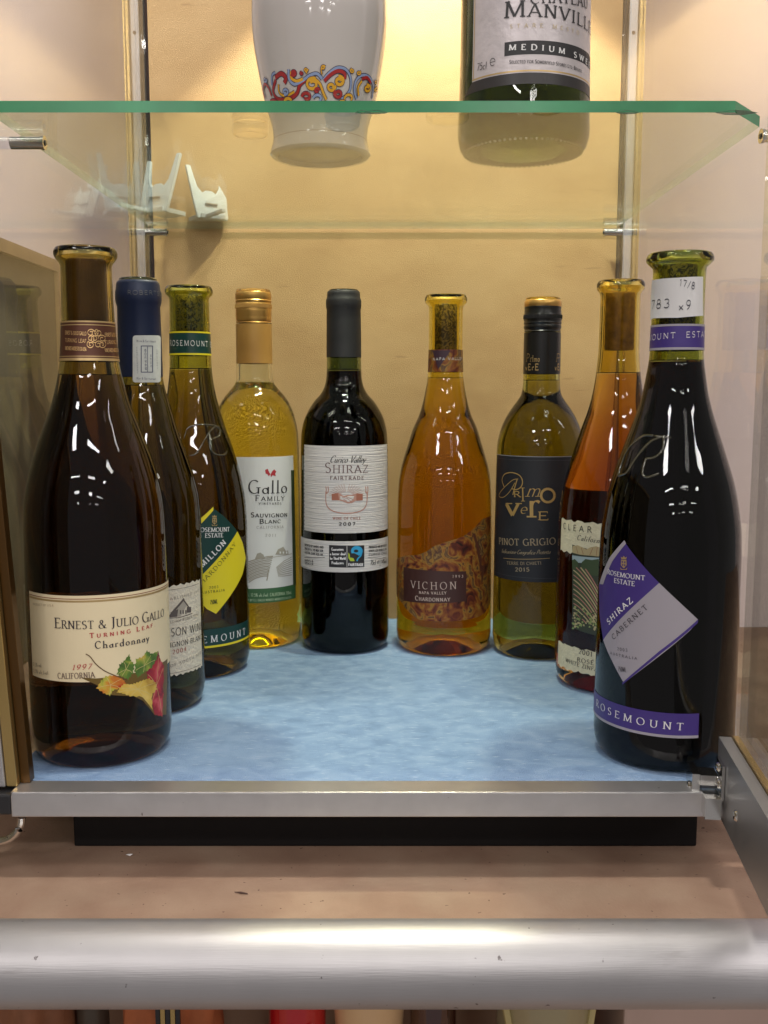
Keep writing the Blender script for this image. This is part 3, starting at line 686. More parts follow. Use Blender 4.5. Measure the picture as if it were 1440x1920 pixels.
B.finish(s_, 'lettering', [pm('navy_ink', (0.02, 0.015, 0.03), .5), I_red, pm('brown_grey_ink', (0.16, 0.10, 0.08), .5), pm('tan_ink', (0.42, 0.34, 0.22), .5)], lab)

# ---- 2. blue-capsule sauvignon blanc
B = Bottle('wine_bottle', 'wine bottle with navy blue capsule and white certification sticker, half behind the cream-label bottle', 'bottle', 272, 1347,
  [(524, 35), (560, 38), (700, 39.5), (730, 44), (750, 50), (800, 63), (850, 79), (900, 94), (935, 101), (980, 103), (1280, 102), (1300, 101)], cxt=263)
B.build_glass(glass('green_brown_glass', (0.60, 0.58, 0.22), 1.42), 722); B.build_wine(wine('pale_amber_wine', (0.62, 0.50, 0.06), 56))
cap = B.sleeve('capsule', 523, 706, pm('navy_capsule', (0.007, 0.015, 0.05), 0.42, 0.15), prof=[(706, 41), (640, 40.5), (572, 39.5), (566, 41.5), (558, 42.5), (546, 42.5), (540, 41), (530, 40), (526, 39)], top=True)
_c6 = 42.9*B.pn(555); s_ = Sheet(B.ax, lambda z: _c6, B.R, .0001)
B.text(s_, 'ROBERTSON WINERY', (241, 553), (303, 556), 8, 0, .14, .9, False, i1=8, sp=.1)
B.finish(s_, 'lettering', [pm('dull_gold_ink', (0.13, 0.13, 0.14), .4, .3)], cap)
_c7 = 41.2*B.pn(650); s_ = Sheet(B.ax, lambda z: _c7, B.R, .0005)
def rrect(P, x0, y0, x1, y1, r):
    pts = []
    for cx_, cy_, a0 in ((x1-r, y0+r, -90), (x1-r, y1-r, 0), (x0+r, y1-r, 90), (x0+r, y0+r, 180)):
        for k in range(4): a = R_(a0+30*k); pts.append(P(cx_+r*math.cos(a), cy_+r*math.sin(a)))
    return pts
_ro = B.r; _c7 = 41.2*B.pn(650); B.r = lambda z: _c7 if z > _z7 else _ro(z)
_z7 = at_y(720, 740, B.Y).z
s_.fill(rrect(B.P, 249, 629, 301, 717, 5), 0)
for x0, y0, x1, y1 in ((264, 648, 286, 649.5), (264, 697, 286, 698.5), (264, 648, 265.5, 698), (285, 648, 286.5, 698), (276, 650, 277, 698)): s_.fill([B.P(x0, y0), B.P(x1, y0), B.P(x1, y1), B.P(x0, y1)], 1, .0001)
def vtext(txt, x, y0, y1, h, m):   # text running upward
    lay, wd = layout(txt, .1); a = B.P(x, y0); kk = abs(B.P(x, y1)[1]-a[1])/wd; hh = h*B.px(y0)
    for ch, xx, sc in lay:
        for j, (pts, fl) in enumerate(strokes_of(ch)[1]):
            q = pen_polys([((xx+p[0])*kk, p[1]*hh) for p in pts], .13*hh, 1, .001)
            s_.quads([tuple((a[0]-p[1], a[1]+p[0]) for p in f) for f in q], m, .00015+.00001*j)
vtext('896208', 275, 694, 654, 8, 1); vtext('3026', 284, 690, 664, 6, 1); vtext('CERTIFIED', 295, 692, 655, 4, 1); vtext('GESERTIFISEER', 259, 700, 650, 4, 1)
B.text(s_, 'Wine & Spiritboard', (256, 641), (291, 642), 4, 1, .14, 1, False); B.text(s_, 'Wyn & Spiritusraad', (256, 711), (291, 712), 4, 1, .14, 1, False)
B.finish(s_, 'certification_sticker', [pm('grey_white_sticker', (0.56, 0.57, 0.55), .5, var=.06, vscale=300), pm('sticker_ink', (0.05, 0.06, 0.12), .5)])
B.r = _ro
s_ = B.sheet(); a1 = math.degrees(B.surf(374, 1160)[0]); zT, zB = B.zv(1104), B.zv(1274)
pts = []
for k in range(61): a = -70+(a1+70+4)*k/60; pts.append((R_(a)*B.R, zT+0.0007*math.sin(k*1.9)+0.0006*random.random()))
for k in range(61): a = a1+4-(a1+70+4)*k/60; pts.append((R_(a)*B.R, zB+0.0007*math.sin(k*2.3)+0.0006*random.random()))
s_.fill(pts, 0)
for v in (1110, 1268): s_.fill([(R_(-70)*B.R, B.zv(v)), (R_(a1)*B.R, B.zv(v)), (R_(a1)*B.R, B.zv(v+.8)), (R_(-70)*B.R, B.zv(v+.8))], 1, .0001)
# engraved farmhouse
s_.fill([B.P(313, 1158), B.P(324, 1146), B.P(334, 1142), B.P(334, 1156)], 1, .0001); s_.fill([B.P(323, 1144), B.P(344, 1122), B.P(350, 1135), B.P(338, 1156), B.P(332, 1156), B.P(334, 1142)], 2, .00012)
s_.fill([B.P(319, 1150), B.P(344, 1121), B.P(346, 1124), B.P(324, 1150)], 1, .00014); s_.fill([B.P(345, 1124), B.P(356, 1140), B.P(354, 1141), B.P(343, 1126)], 1, .00014)
for x in (337, 342, 347): s_.fill([B.P(x, 1144), B.P(x+2.5, 1144), B.P(x+2.5, 1151), B.P(x, 1151)], 1, .00015)
s_.fill([B.P(350, 1138), B.P(358, 1138), B.P(358, 1148), B.P(350, 1149)], 1, .00015); B.stroke_px(s_, [(312, 1159), (335, 1158), (360, 1150)], 1.4, 1)
lab = B.finish(s_, 'label', [pm('ivory_textured_paper', (0.62, 0.56, 0.45), .8, bump=.8, bscale=500), pm('engraving_ink', (0.10, 0.08, 0.07), .6), pm('pale_engraving_ink', (0.36, 0.32, 0.26), .6)])
s_ = B.sheet(.00045)
B.text(s_, 'ESTABLISHED 1941', (299, 1128), (371, 1110), 4.5, 1, .12, .6, sp=.2, i0=0, i1=14)
B.text(s_, 'WILLIAM ROBERTSON', (309, 1170), (371, 1154), 4.5, 1, .12, .8, sp=.12, slant=.15)
B.text(s_, 'ROBERTSON WINERY', (309, 1194), (374, 1181), 15, 0, .09, .9, False, sp=.08, i0=5, i1=12)
B.text(s_, 'SAUVIGNON BLANC', (310, 1215), (374, 1199), 9, 0, .10, .4, sp=.08, i0=3, i1=13)
B.text(s_, '2004', (323, 1227), (349, 1220), 8.5, 2, .12, .3, sp=.2)
B.text(s_, 'WINE OF SOUTH AFRICA', (308, 1254), (373, 1228), 5.5, 1, .12, .5, sp=.28, i0=3, i1=15)
B.finish(s_, 'lettering', [I_black, pm('faded_ink', (0.22, 0.18, 0.15), .6), pm('maroon_ink', (0.28, 0.06, 0.05), .6)], lab)

# ---- flared-lip estate bottles (green diamond / purple diamond)
def emboss(B, paths, mat, w=0.0006):
    """raised script initial moulded on the shoulder"""
    b = MB()
    for pts in paths:
        # smooth through the points
        P_ = []
        for i in range(len(pts)-1):
            p0, p1, p2, p3 = pts[max(i-1, 0)], pts[i], pts[i+1], pts[min(i+2, len(pts)-1)]
            for k in range(6):
                t = k/6; P_.append(tuple(0.5*((2*p1[j])+(-p0[j]+p2[j])*t+(2*p0[j]-5*p1[j]+4*p2[j]-p3[j])*t*t+(-p0[j]+3*p1[j]-3*p2[j]+p3[j])*t**3) for j in (0, 1)))
        P_.append(pts[-1]); Q = []
        for p in P_:
            a, z = B.surf(*p); r = B.r(z)+0.0000; Q.append((B.X+r*math.sin(a), B.Y-r*math.cos(a), z))
        b.tube(Q, w, 8)
    o = b.obj('embossed_initial', mat, B.root, True); return o
def crest(B, sh, cx_, cy_, s, m, o=.0002):
    f = lambda x, y: B.P(cx_+x*s, cy_+y*s)
    sh.fill([f(-4, -2), f(4, -2), f(4.4, 6), f(0, 11), f(-4.4, 6)], m, o, .0006); 
    for dx, dy in ((-2, 0), (1.6, .5), (-1.5, 4.5), (1.5, 5)): sh.fill([f(dx-1, dy), f(dx+.8, dy-.3), f(dx+1, dy+2.4), f(dx-.8, dy+2.6)], m+1, o+.00005, .0006)
    sh.fill([f(-3.6, -3), f(3.6, -3), f(4.6, -6.5), f(2, -5), f(0, -8), f(-2, -5), f(-4.6, -6.5)], m, o, .0006)
    sh.fill([f(-5.5, 9), f(-3, 12), f(3, 12), f(5.5, 9), f(4.4, 13), f(-4.4, 13)], m, o+.00003, .0006)
B = Bottle('wine_bottle', 'wine bottle with flared lip and green and yellow diamond label, third from the left', 'bottle', 363, 1277,
  [(539, 42), (545, 44.5), (552, 44), (556, 38.5), (562, 36.5), (640, 37.5), (690, 39), (730, 43.5), (770, 53), (810, 65), (850, 78), (900, 90), (950, 96.5), (1000, 98), (1220, 97.5), (1240, 97)], cxt=358)
B.build_glass(glass('olive_glass', (0.62, 0.66, 0.16), 1.42), 690); B.build_wine(wine('amber_semillon', (0.62, 0.46, 0.06), 58)); B.cork(548, 625, M['cork_print'], off=.0015)
s_ = B.sheet(); s_.fill([B.A(-178, 621), B.A(178, 621), B.A(178, 665), B.A(-178, 665)], 0, 0)
for v0, v1 in ((621, 624), (662, 665.5)): s_.fill([B.A(-178, v0), B.A(178, v0), B.A(178, v1), B.A(-178, v1)], 1, .0001)
DG = pm('dark_green_label', (0.006, 0.045, 0.038), .35); YL = pm('bright_yellow_label', (0.78, 0.64, 0.02), .4)
ban = B.finish(s_, 'neck_band', [DG, YL]); s_ = B.sheet(.0005)
B.text(s_, 'ROSEMOUNT ESTATE', (324, 648), (389, 650), 10, 0, .15, .35, i0=1, i1=8, sp=.22); B.finish(s_, 'lettering', [I_white], ban)
s_ = B.sheet(.0005)
for k in range(40):
    a = (-78+ (k % 10)*17, 566+13*(k//10)); 
    x = 328+6.8*(k % 10); v = 576+13*(k//10)
    if v < 620: B.text(s_, 'R', (x, v), (x+5, v), 8, 0, .10, .5, slant=.5)
B.finish(s_, 'neck_lettering', [pm('olive_script_print', (0.05, 0.06, 0.01), .5)])
s_ = B.sheet()
GL = [(400, 953), (422, 970), (445, 996), (352, 1104), (336, 1078), (338, 1040), (352, 1008), (376, 977)]
YLp = [(445, 996), (455, 1018), (461, 1046), (455, 1076), (438, 1108), (405, 1151), (388, 1142), (352, 1104)]
s_.fill([B.P(*p) for p in GL], 0, 0, .001); s_.fill([B.P(*p) for p in YLp], 1, 0, .001)
s_.fill([B.P(*p) for p in [(400, 950), (400, 957), (376, 983), (352, 1014), (340, 1044), (335, 1044), (350, 1006), (375, 973)]], 1, .0001, .001)
crest(B, s_, 402, 973, 1.0, 2)
lab = B.finish(s_, 'label', [DG, YL, I_gold, DG]); s_ = B.sheet(.00045)
B.text(s_, 'ROSEMOUNT', (368, 997), (430, 996), 8, 0, .13, .3, sp=.03); B.text(s_, 'ESTATE', (384, 1008), (418, 1007), 8, 0, .13, .3, sp=.03)
B.text(s_, 'SEMILLON', (380, 1064), (424, 1018), 10.5, 0, .16, .35, i0=2, sp=.2); B.text(s_, 'CHARDONNAY', (379, 1096), (442, 1021), 8.0, 1, .10, .3, i0=1, sp=.18)
B.text(s_, '2003', (392, 1104), (409, 1102), 4.5, 1, .12, .6, sp=.3); B.text(s_, 'AUSTRALIA', (378, 1113), (421, 1108), 4.5, 1, .12, .6, sp=.35); B.text(s_, '750ML', (394, 1133), (408, 1131), 8, 1, .09, 1, False)
B.finish(s_, 'lettering', [I_white, pm('dark_olive_ink', (0.05, 0.06, 0.01), .5)], lab)
s_ = B.sheet(); s_.fill([B.A(-60, 1182), B.A(84, 1182), B.A(84, 1217), B.A(-60, 1217)], 0); s_.fill([B.A(-60, 1213), B.A(84, 1213), B.A(84, 1217), B.A(-60, 1217)], 1, .0001)
ban = B.finish(s_, 'base_band', [DG, YL]); s_ = B.sheet(.0005); B.text(s_, 'ROSEMOUNT', (379, 1206), (459, 1189), 13, 0, .14, .25, i0=3, i1=8, sp=.42); B.finish(s_, 'lettering', [I_white], ban)
EM = pm('moulded_glass_ridge', (0.05, 0.045, 0.02), .05, spec=.9, coat=1)
emboss(B, [[(345, 822), (352, 803), (372, 796), (400, 797), (412, 801)], [(355, 854), (368, 850), (382, 828), (395, 808), (405, 799)], [(395, 824), (410, 818), (413, 806), (404, 799)], [(395, 824), (393, 836), (402, 850), (420, 853), (426, 846)]], EM, .0005)

# ---- 4. clear bottle, yellow wine
B = Bottle('wine_bottle', 'clear wine bottle of yellow wine with gold screw cap and tall white label', 'bottle', 480, 1219,
  [(545, 32), (680, 33), (708, 33.5), (718, 36), (728, 43), (742, 55), (760, 66), (785, 74.5), (815, 79.5), (850, 80.5), (1170, 80.5), (1200, 80)], cxt=478)
B.build_glass(glass('clear_glass', (0.93, 0.95, 0.88), 1.40), 718); B.build_wine(wine('yellow_wine', (0.98, 0.92, 0.0), 32), .002)
GC = pm('gold_cap_metal', (0.66, 0.38, 0.11), .32, .75)
cap = B.sleeve('screw_cap', 543, 605, GC, prof=[(604, 34), (602, 32), (598, 33), (595, 33.5), (590, 33), (588, 33.8), (583, 33), (580, 34), (578, 33.2), (575, 34), (568, 33.8), (566, 32.6), (562, 34), (560, 32.6), (556, 33.8), (549, 33.6), (546, 32.8)], top=True)
b = MB()
for k in range(90):   # fine knurling
    a = 2*math.pi*k/90; r = 34.0*B.pn(570); z0, z1 = B.zv(576), B.zv(569); b.box(B.X+r*math.sin(a)-.0003, B.X+r*math.sin(a)+.0003, B.Y-r*math.cos(a)-.0003, B.Y-r*math.cos(a)+.0003, z0, z1)
b.obj('knurling', GC, cap)
B.sleeve('cap_skirt', 605, 681, ramp_noise('copper_gold_sleeve', [(0.3, (0.36, 0.17, 0.04)), (0.6, (0.50, 0.27, 0.07))], 30, .4, stretch=(1, 1, .4)), prof=[(681, 33.8), (640, 33.6), (606, 33.4)])
s_ = B.sheet(); aL, aR = math.degrees(B.surf(436, 970)[0]), math.degrees(B.surf(552, 970)[0]); aM = math.degrees(B.surf(547, 970)[0])
s_.fill([B.A(aL, 857), B.A(aR, 857), B.A(aR, 1106), B.A(aL, 1106)], 0)
s_.fill([B.A(aL, 1104), B.A(aR, 1104), B.A(aR, 1131), B.A(aL, 1131)], 1, .00004); s_.fill([B.A(aM, 885), B.A(aR+1.5, 885), B.A(aR+1.5, 1106), B.A(aM+.5, 1106)], 2, .00006)
f = lambda *q: [B.P(*p) for p in q]
for pts in (((497, 881), (502, 879), (504, 884), (507, 889), (504, 893), (501, 889), (498, 888)), ((510, 884), (514, 880), (518, 884), (516, 888), (517, 893), (511, 891), (508, 895), (507, 890))): s_.fill(f(*pts), 3, .0001, .0006)
# vineyard engraving
for k in range(13):
    y = 1052+3.3*k; B.stroke_px(s_, [(464, y+2), (480, y-3-k*.4), (500, y-8-k*.3), (512-k*1.0, y-9+k*.5)], 1.5 if k % 2 else 2.2, 4)
for k in range(9):
    B.stroke_px(s_, [(518+k*.4, 1064+2*k), (532, 1052+3.5*k), (547, 1044+4.2*k)], 1.3, 4)
s_.fill(f((478, 1048), (482, 1038), (488, 1036), (494, 1040), (497, 1048)), 4, .0001); s_.fill(f((516, 1040), (521, 1030), (531, 1025), (536, 1033), (540, 1032), (541, 1040)), 4, .00012)
for x in (524, 530, 536): s_.fill(f((x, 1034), (x+2.4, 1034), (x+2.4, 1038), (x, 1038)), 0, .0002)
B.stroke_px(s_, [(500, 1046), (547, 1038)], 1.1, 4)
lab = B.finish(s_, 'label', [pm('white_label_stock', (0.70, 0.70, 0.68), .55), pm('bottle_green_print', (0.045, 0.13, 0.05), .5), pm('dark_edge_print', (0.05, 0.07, 0.03), .5), I_red, pm('warm_grey_engraving', (0.36, 0.33, 0.27), .7)])
s_ = B.sheet(.00045)
B.text(s_, 'Gallo', (465, 925), (538, 924), 25, 0, .12, .3, sp=.08); B.text(s_, '^FAMILY', (478, 939), (533, 938), 8, 0, .13, .35, sp=.2); B.text(s_, 'VINEYARDS', (485, 946), (527, 946), 4, 0, .14, .6, sp=.4)
B.text(s_, '^SAUVIGNON', (470, 969.5), (538, 968.5), 6.8, 0, .18, .4, sp=.14); B.text(s_, '^BLANC', (486, 981.5), (526, 980.5), 6.4, 0, .18, .4, sp=.12); B.text(s_, 'CALIFORNIA', (481, 991), (531, 990), 5, 1, .11, .6, sp=.25); B.text(s_, '2011', (497, 1006), (517, 1006), 5, 1, .12, .7, sp=.4)
B.text(s_, '12% vol. 12.5% alc./vol. CALIFORNIA 750mL', (450, 1117), (546, 1113), 6, 2, .10, 1, False); B.text(s_, 'BOTTLED BY E.J. GALLO WINERY MODESTO CA U.S.A.', (450, 1126), (546, 1121), 4, 2, .12, 1, False)
B.finish(s_, 'lettering', [I_black, I_grey, pm('pale_green_ink', (0.42, 0.55, 0.35), .6)], lab)

# ---- 5. dark shiraz with stamp-edged label
B = Bottle('wine_bottle', 'black wine bottle with matt charcoal capsule and stamp-edged white label, middle of the row', 'bottle', 647, 1229,
  [(545, 28), (575, 30), (668, 32), (705, 33), (722, 36), (737, 43), (752, 56), (770, 67.5), (790, 76), (815, 80.5), (850, 81.5), (1190, 81.5), (1210, 81)], cxt=644)
B.build_glass(glass('dark_green_glass', (0.26, 0.34, 0.17), 1.42), 692); B.build_wine(wine('red_wine', (0.35, 0.02, 0.03), 300))
B.sleeve('capsule', 542, 669, pm('charcoal_capsule', (0.018, 0.018, 0.020), .55), prof=[(669, 33), (600, 32.4), (578, 32), (574, 33), (568, 33.4), (562, 33.4), (558, 32.6), (556, 31.4), (550, 31), (545, 30.6)], top=True)
s_ = B.sheet(); aa = math.degrees(B.surf(570, 920)[0]); ab = math.degrees(B.surf(727, 920)[0]); zT, zB = B.zv(836), B.zv(1000); pts = [(R_(aa)*B.R, zT)]
n = 22
for k in range(n*2+1): pts.append((R_(ab)*B.R-(0.0012 if k % 2 else 0), zT+(zB-zT)*k/(2*n)))
for k in range(n*2+1): pts.append((R_(aa)*B.R+(0.0012 if k % 2 else 0), zB+(zT-zB)*k/(2*n)))
s_.fill(pts, 0, 0, .0015)
s_.fill([B.A(-79, 1015), B.A(79, 1015), B.A(79, 1073), B.A(-79, 1073)], 0)
s_.fill(f2 := [B.P(617, 1022), B.P(683, 1022), B.P(683, 1063), B.P(617, 1063)], 1, .0001)
s_.fill([B.P(650, 1022), B.P(651, 1022), B.P(651, 1063), B.P(650, 1063)], 0, .0002)
pf = lambda *q: [B.P(*p) for p in q]
el = lambda cx, cy, rx, ry, n=20: [B.P(cx+rx*math.cos(2*math.pi*k/n), cy+ry*math.sin(2*math.pi*k/n)) for k in range(n)]
s_.fill(el(669, 1033, 11, 9.5), 2, .0002, .0006); s_.fill(el(667.5, 1033, 4.2, 2.8), 1, .00025, .0006)
s_.fill(pf((656, 1038), (664, 1037), (672, 1041), (671, 1048), (656, 1045)), 1, .00024, .0006)
B.stroke_px(s_, [(678, 1036), (676, 1042), (671, 1047), (669, 1052)], 2.6, 2, .0003)
s_.fill(pf((653, 1036), (657, 1041), (663, 1047), (665, 1052), (657, 1052), (653, 1046)), 3, .0002, .0006)
for y0, y1, x0, x1 in ((1044.5, 1045.3, 571, 609), (1045.5, 1046.2, 690, 724), (1048, 1062, 712, 712.7)): s_.fill(pf((x0, y0), (x1, y0), (x1, y1), (x0, y1)), 1, .0001)
# handshake, rays and ribbon scroll
for k in range(-9, 10):
    if k: a = R_(90-k*9.5); B.stroke_px(s_, [(650+12*math.cos(a), 931-9*math.sin(a)), (650+33*math.cos(a), 931-24*math.sin(a))], .7, 4)
s_.fill(pf((622, 926), (634, 924), (645, 930), (651, 928), (660, 928), (668, 925), (680, 926), (680, 938), (669, 938), (660, 943), (652, 944), (642, 940), (634, 938), (622, 938)), 4, .00012, .0006)
s_.fill(pf((622, 926), (634, 924), (636, 938), (622, 938)), 5, .00016); s_.fill(pf((668, 925), (680, 926), (680, 938), (668, 939)), 5, .00016)
s_.fill(pf((638, 930), (646, 932), (654, 930), (664, 930), (662, 937), (654, 941), (645, 938), (638, 936)), 0, .0002, .0006)
for q in (((641, 932), (650, 934), (658, 940)), ((648, 931), (656, 934), (662, 937)), ((644, 936), (650, 939))): B.stroke_px(s_, q, .9, 5, .00026)
B.stroke_px(s_, [(612, 922), (613, 945), (622, 956), (640, 961), (660, 961), (678, 956), (686, 945), (688, 922)], 4.2, 4); B.stroke_px(s_, [(613, 926), (614, 945), (623, 955), (640, 959.5), (660, 959.5), (677, 955), (685, 945), (686, 926)], 2.4, 0, .0002)
for x in (611, 615, 685, 689): B.stroke_px(s_, [(x, 924), (x+1, 918), (x, 912)], 1.8, 4)
lab = B.finish(s_, 'label', [pm('ribbed_white_paper', (0.66, 0.63, 0.61), .75, bump=1.0, bscale=60, aniso=(.4, .4, 22)), I_black, pm('logo_blue', (0.03, 0.34, 0.62), .5), pm('logo_green', (0.42, 0.52, 0.03), .5), pm('salmon_print', (0.50, 0.27, 0.21), .7), pm('terracotta_print', (0.38, 0.14, 0.09), .7)])
s_ = B.sheet(.00045)
B.text(s_, 'Curico Valley', (618, 867), (684, 867), 13, 0, .115, .3, False, slant=.45, sp=.0); B.text(s_, '^SHIRAZ', (609, 886), (690, 886), 14.5, 1, .11, .3, sp=.12); B.text(s_, 'FAIRTRADE', (619, 899), (682, 899), 6.5, 1, .13, .5, sp=.22)
B.text(s_, 'WINE OF CHILE', (624, 974), (676, 974), 5, 2, .14, .6, sp=.15); B.text(s_, '2007', (635, 985), (666, 985), 5.5, 0, .22, .7, sp=.25)
for i, t in enumerate(('Guarantees', 'a better deal', 'for Third World', 'Producers')): B.text(s_, t, (619+(3 if i in (0, 3) else 0), 1032+8.5*i), (648-(4 if i in (0, 3) else 0), 1032+8.5*i), 5, 3, .17, 1, False)
B.text(s_, 'FAIRTRADE', (653, 1061), (681, 1061), 5, 3, .18, 1, False)
for i, t in enumerate(('IMPORTED BY MARKS AND', 'SPENCER P.L.C. PO BOX 3339,', 'CHESTER, CH99 9QS UK.')): B.text(s_, t, (572, 1023+7*i), (607, 1028+7*i), 4, 0, .16, 1, False)
B.text(s_, 'MARKS &', (572, 1052), (588, 1054), 4, 0, .16, 1, False); B.text(s_, 'SPENCER', (572, 1057), (588, 1060), 4, 0, .16, 1, False)
for i, t in enumerate(('PRODUCED AND BOTTLED BY', 'VINOS LOS ROBLES LTDA', 'CURICO, CHILE')): B.text(s_, t, (691, 1028+7*i), (724, 1024+7*i), 4, 0, .16, 1, False)
B.text(s_, '75cl @', (694, 1059), (710, 1058), 9, 0, .10, 1, False); B.text(s_, '14%vol', (714, 1057), (724, 1055), 8, 0, .10, 1, False)
B.finish(s_, 'lettering', [I_black, pm('dark_maroon_ink', (0.10, 0.03, 0.03), .5), pm('brown_red_ink', (0.35, 0.14, 0.10), .5), I_white], lab)

# ---- 6. amber chardonnay with marbled label
B = Bottle('wine_bottle', 'amber wine bottle with flared lip and marbled orange-brown label with a wavy top', 'bottle', 831, 1233,
  [(555, 38), (561, 40), (568, 39), (573, 33.5), (580, 31.8), (655, 31.5), (695, 32.5), (715, 34.5), (750, 41), (777, 48.5), (803, 60), (829, 68), (855, 76), (880, 82.5), (910, 86.5), (950, 88), (1180, 88.5), (1205, 88)], cxt=838)
B.build_glass(glass('yellow_green_glass', (0.86, 0.76, 0.22), 1.42), 708); B.build_wine(wine('amber_chardonnay', (0.875, 0.69, 0.0), 56)); B.cork(566, 656, ramp_noise('scroll_printed_cork', [(0.46, (0.06, 0.035, 0.01)), (0.52, (0.26, 0.17, 0.05)), (0.7, (0.34, 0.23, 0.07))], 210, .7, 1, 3.0), off=.002)
MAR = ramp_noise('marbled_print', [(0.30, (0.015, 0.008, 0.008)), (0.42, (0.13, 0.025, 0.012)), (0.50, (0.26, 0.085, 0.015)), (0.56, (0.32, 0.17, 0.03)), (0.62, (0.07, 0.025, 0.02)), (0.72, (0.36, 0.22, 0.06))], 75, .45, 10, 1.6, seed=3.3)
s_ = B.sheet(); s_.fill([B.A(-178, 655), B.A(178, 655), B.A(178, 697), B.A(-178, 697)], 0, zstep=.004); s_.fill([B.P(811, 657), B.P(845, 657), B.P(822, 692)], 1, .0001, .001)
ban = B.finish(s_, 'neck_band', [MAR, pm('plum_print', (0.05, 0.02, 0.035), .5)]); s_ = B.sheet(.0005); B.text(s_, 'NAPA VALLEY', (812, 676), (866, 675), 5, 0, .16, .5, sp=.2); B.finish(s_, 'lettering', [I_white], ban)
s_ = B.sheet(); e = lambda p, d=.0: (B.P(*p)[0]+d, B.P(*p)[1])
pts = [e((744, 1052), -.004), e((748, 1046)), e((760, 1042)), e((785, 1040)), e((800, 1034)), e((814, 1024)), e((840, 1015)), e((868, 1006)), e((888, 991)), e((904, 973)), e((917, 968), .004), e((917, 1130), .004), e((908, 1150)), e((896, 1157)), e((868, 1163)), e((830, 1165)), e((788, 1163)), e((768, 1150)), e((755, 1132)), e((745, 1115), -.004)]
s_.fill(pts, 0, 0, .0012); s_.fill([B.P(*p) for p in ((757, 1063), (815, 1070), (874, 1071), (874, 1127), (815, 1131), (757, 1126))], 1, .0001, .001)
for k in range(4): s_.fill([B.P(*p) for p in ((893+k*6-8, 1000+k*20), (899+k*6-8, 1000+k*20), (899+k*2, 1030+k*20), (896+k*2, 1034+k*20))], 2, .0001)
lab = B.finish(s_, 'label', [MAR, pm('dark_maroon_print', (0.055, 0.018, 0.014), .5), pm('chestnut_print', (0.10, 0.03, 0.015), .5)]); s_ = B.sheet(.00045)
B.text(s_, 'VICHON', (771, 1102), (856, 1104), 14, 0, .11, .3, sp=.28); B.text(s_, '1993', (848, 1083), (868, 1083), 5, 0, .12, .6, sp=.4); B.text(s_, 'NAPA VALLEY', (786, 1113), (837, 1114), 5, 0, .15, .5, sp=.2); B.text(s_, '^CHARDONNAY', (779, 1125), (844, 1127), 6.5, 0, .15, .4, sp=.15)
B.finish(s_, 'lettering', [pm('pale_pink_ink', (0.55, 0.42, 0.36), .5)], lab)

# ---- 7. pinot grigio, black label
B = Bottle('wine_bottle', 'olive wine bottle with black sleeve, gold cap top and black label in gold lettering', 'bottle', 1008, 1240,
  [(560, 32), (700, 34), (722, 34.5), (738, 37), (752, 45), (766, 55), (785, 66), (808, 75), (835, 80.5), (860, 81.5), (1190, 82), (1215, 81.5)], cxt=1019)
B.build_glass(glass('green_olive_glass', (0.60, 0.60, 0.20), 1.42), 712); B.build_wine(wine('pale_straw_wine', (0.62, 0.57, 0.08), 50))
B.sleeve('cap_top', 559, 572, GC, prof=[(573, 33.5), (570, 34.8), (566, 34.6), (562, 34.2)], top=True)
BK = pm('black_sleeve_metal', (0.010, 0.009, 0.009), .28)
cap = B.sleeve('screw_cap', 573, 621, BK, prof=[(620, 35), (617, 33), (614, 34.8), (610, 35.2), (607, 34), (604, 35.6), (601, 34.4), (598, 35.6), (588, 35.6), (585, 34), (582, 34.8), (579, 33.4), (576, 34.5), (573, 34)])
b = MB()
for k in range(80):
    a = 2*math.pi*k/80; r = 35.5*B.pn(590); z0, z1 = B.zv(596), B.zv(589); b.box(B.X+r*math.sin(a)-.0004, B.X+r*math.sin(a)+.0004, B.Y-r*math.cos(a)-.0004, B.Y-r*math.cos(a)+.0004, z0, z1)
b.obj('knurling', BK, cap)
sk = B.sleeve('cap_skirt', 621, 700, BK, prof=[(701, 34.6), (660, 34.6), (622, 34.4)])
_ro = B.r; _c8 = 34.8*B.pn(670); s_ = Sheet(B.ax, lambda z: _c8, B.R, .0001); B.r = lambda z: _c8
for dx in (0, 55):
    B.text(s_, 'Pr', (986+dx, 678), (998+dx, 678), 15, 0, .10, .4, slant=.3); B.text(s_, 'Imo', (998+dx, 678), (1012+dx, 678), 12, 0, .12, .4); B.text(s_, 'vErE', (985+dx, 694), (1010+dx, 694), 12, 0, .18, .4)
B.finish(s_, 'lettering', [I_gold], sk); B.r = _ro
s_ = B.sheet(); aL = math.degrees(B.surf(929, 970)[0]); s_.fill([B.A(aL, 857), B.A(75, 857), B.A(75, 1092), B.A(aL, 1092)], 0)
s_.fill([B.A(aL, 856), B.A(75, 856), B.A(75, 857.2), B.A(aL, 857.2)], 1, .0001)
for v in (863, 1084): s_.fill([B.A(aL+3, v), B.A(70, v), B.A(70, v+.8), B.A(aL+3, v+.8)], 2, .0001)
for a in (aL+3, 70): s_.fill([B.A(a, 863), B.A(a+.7, 863), B.A(a+.7, 1084), B.A(a, 1084)], 2, .0001)
s_.fill([B.P(944, 1046), B.P(1031, 1046), B.P(1031, 1047), B.P(944, 1047)], 3, .0001)
lab = B.finish(s_, 'label', [pm('black_label_stock', (0.016, 0.017, 0.022), .5), pm('label_edge', (0.25, 0.25, 0.27), .5), pm('embossed_border', (0.05, 0.05, 0.058), .4), I_gold])
s_ = B.sheet(.00045)
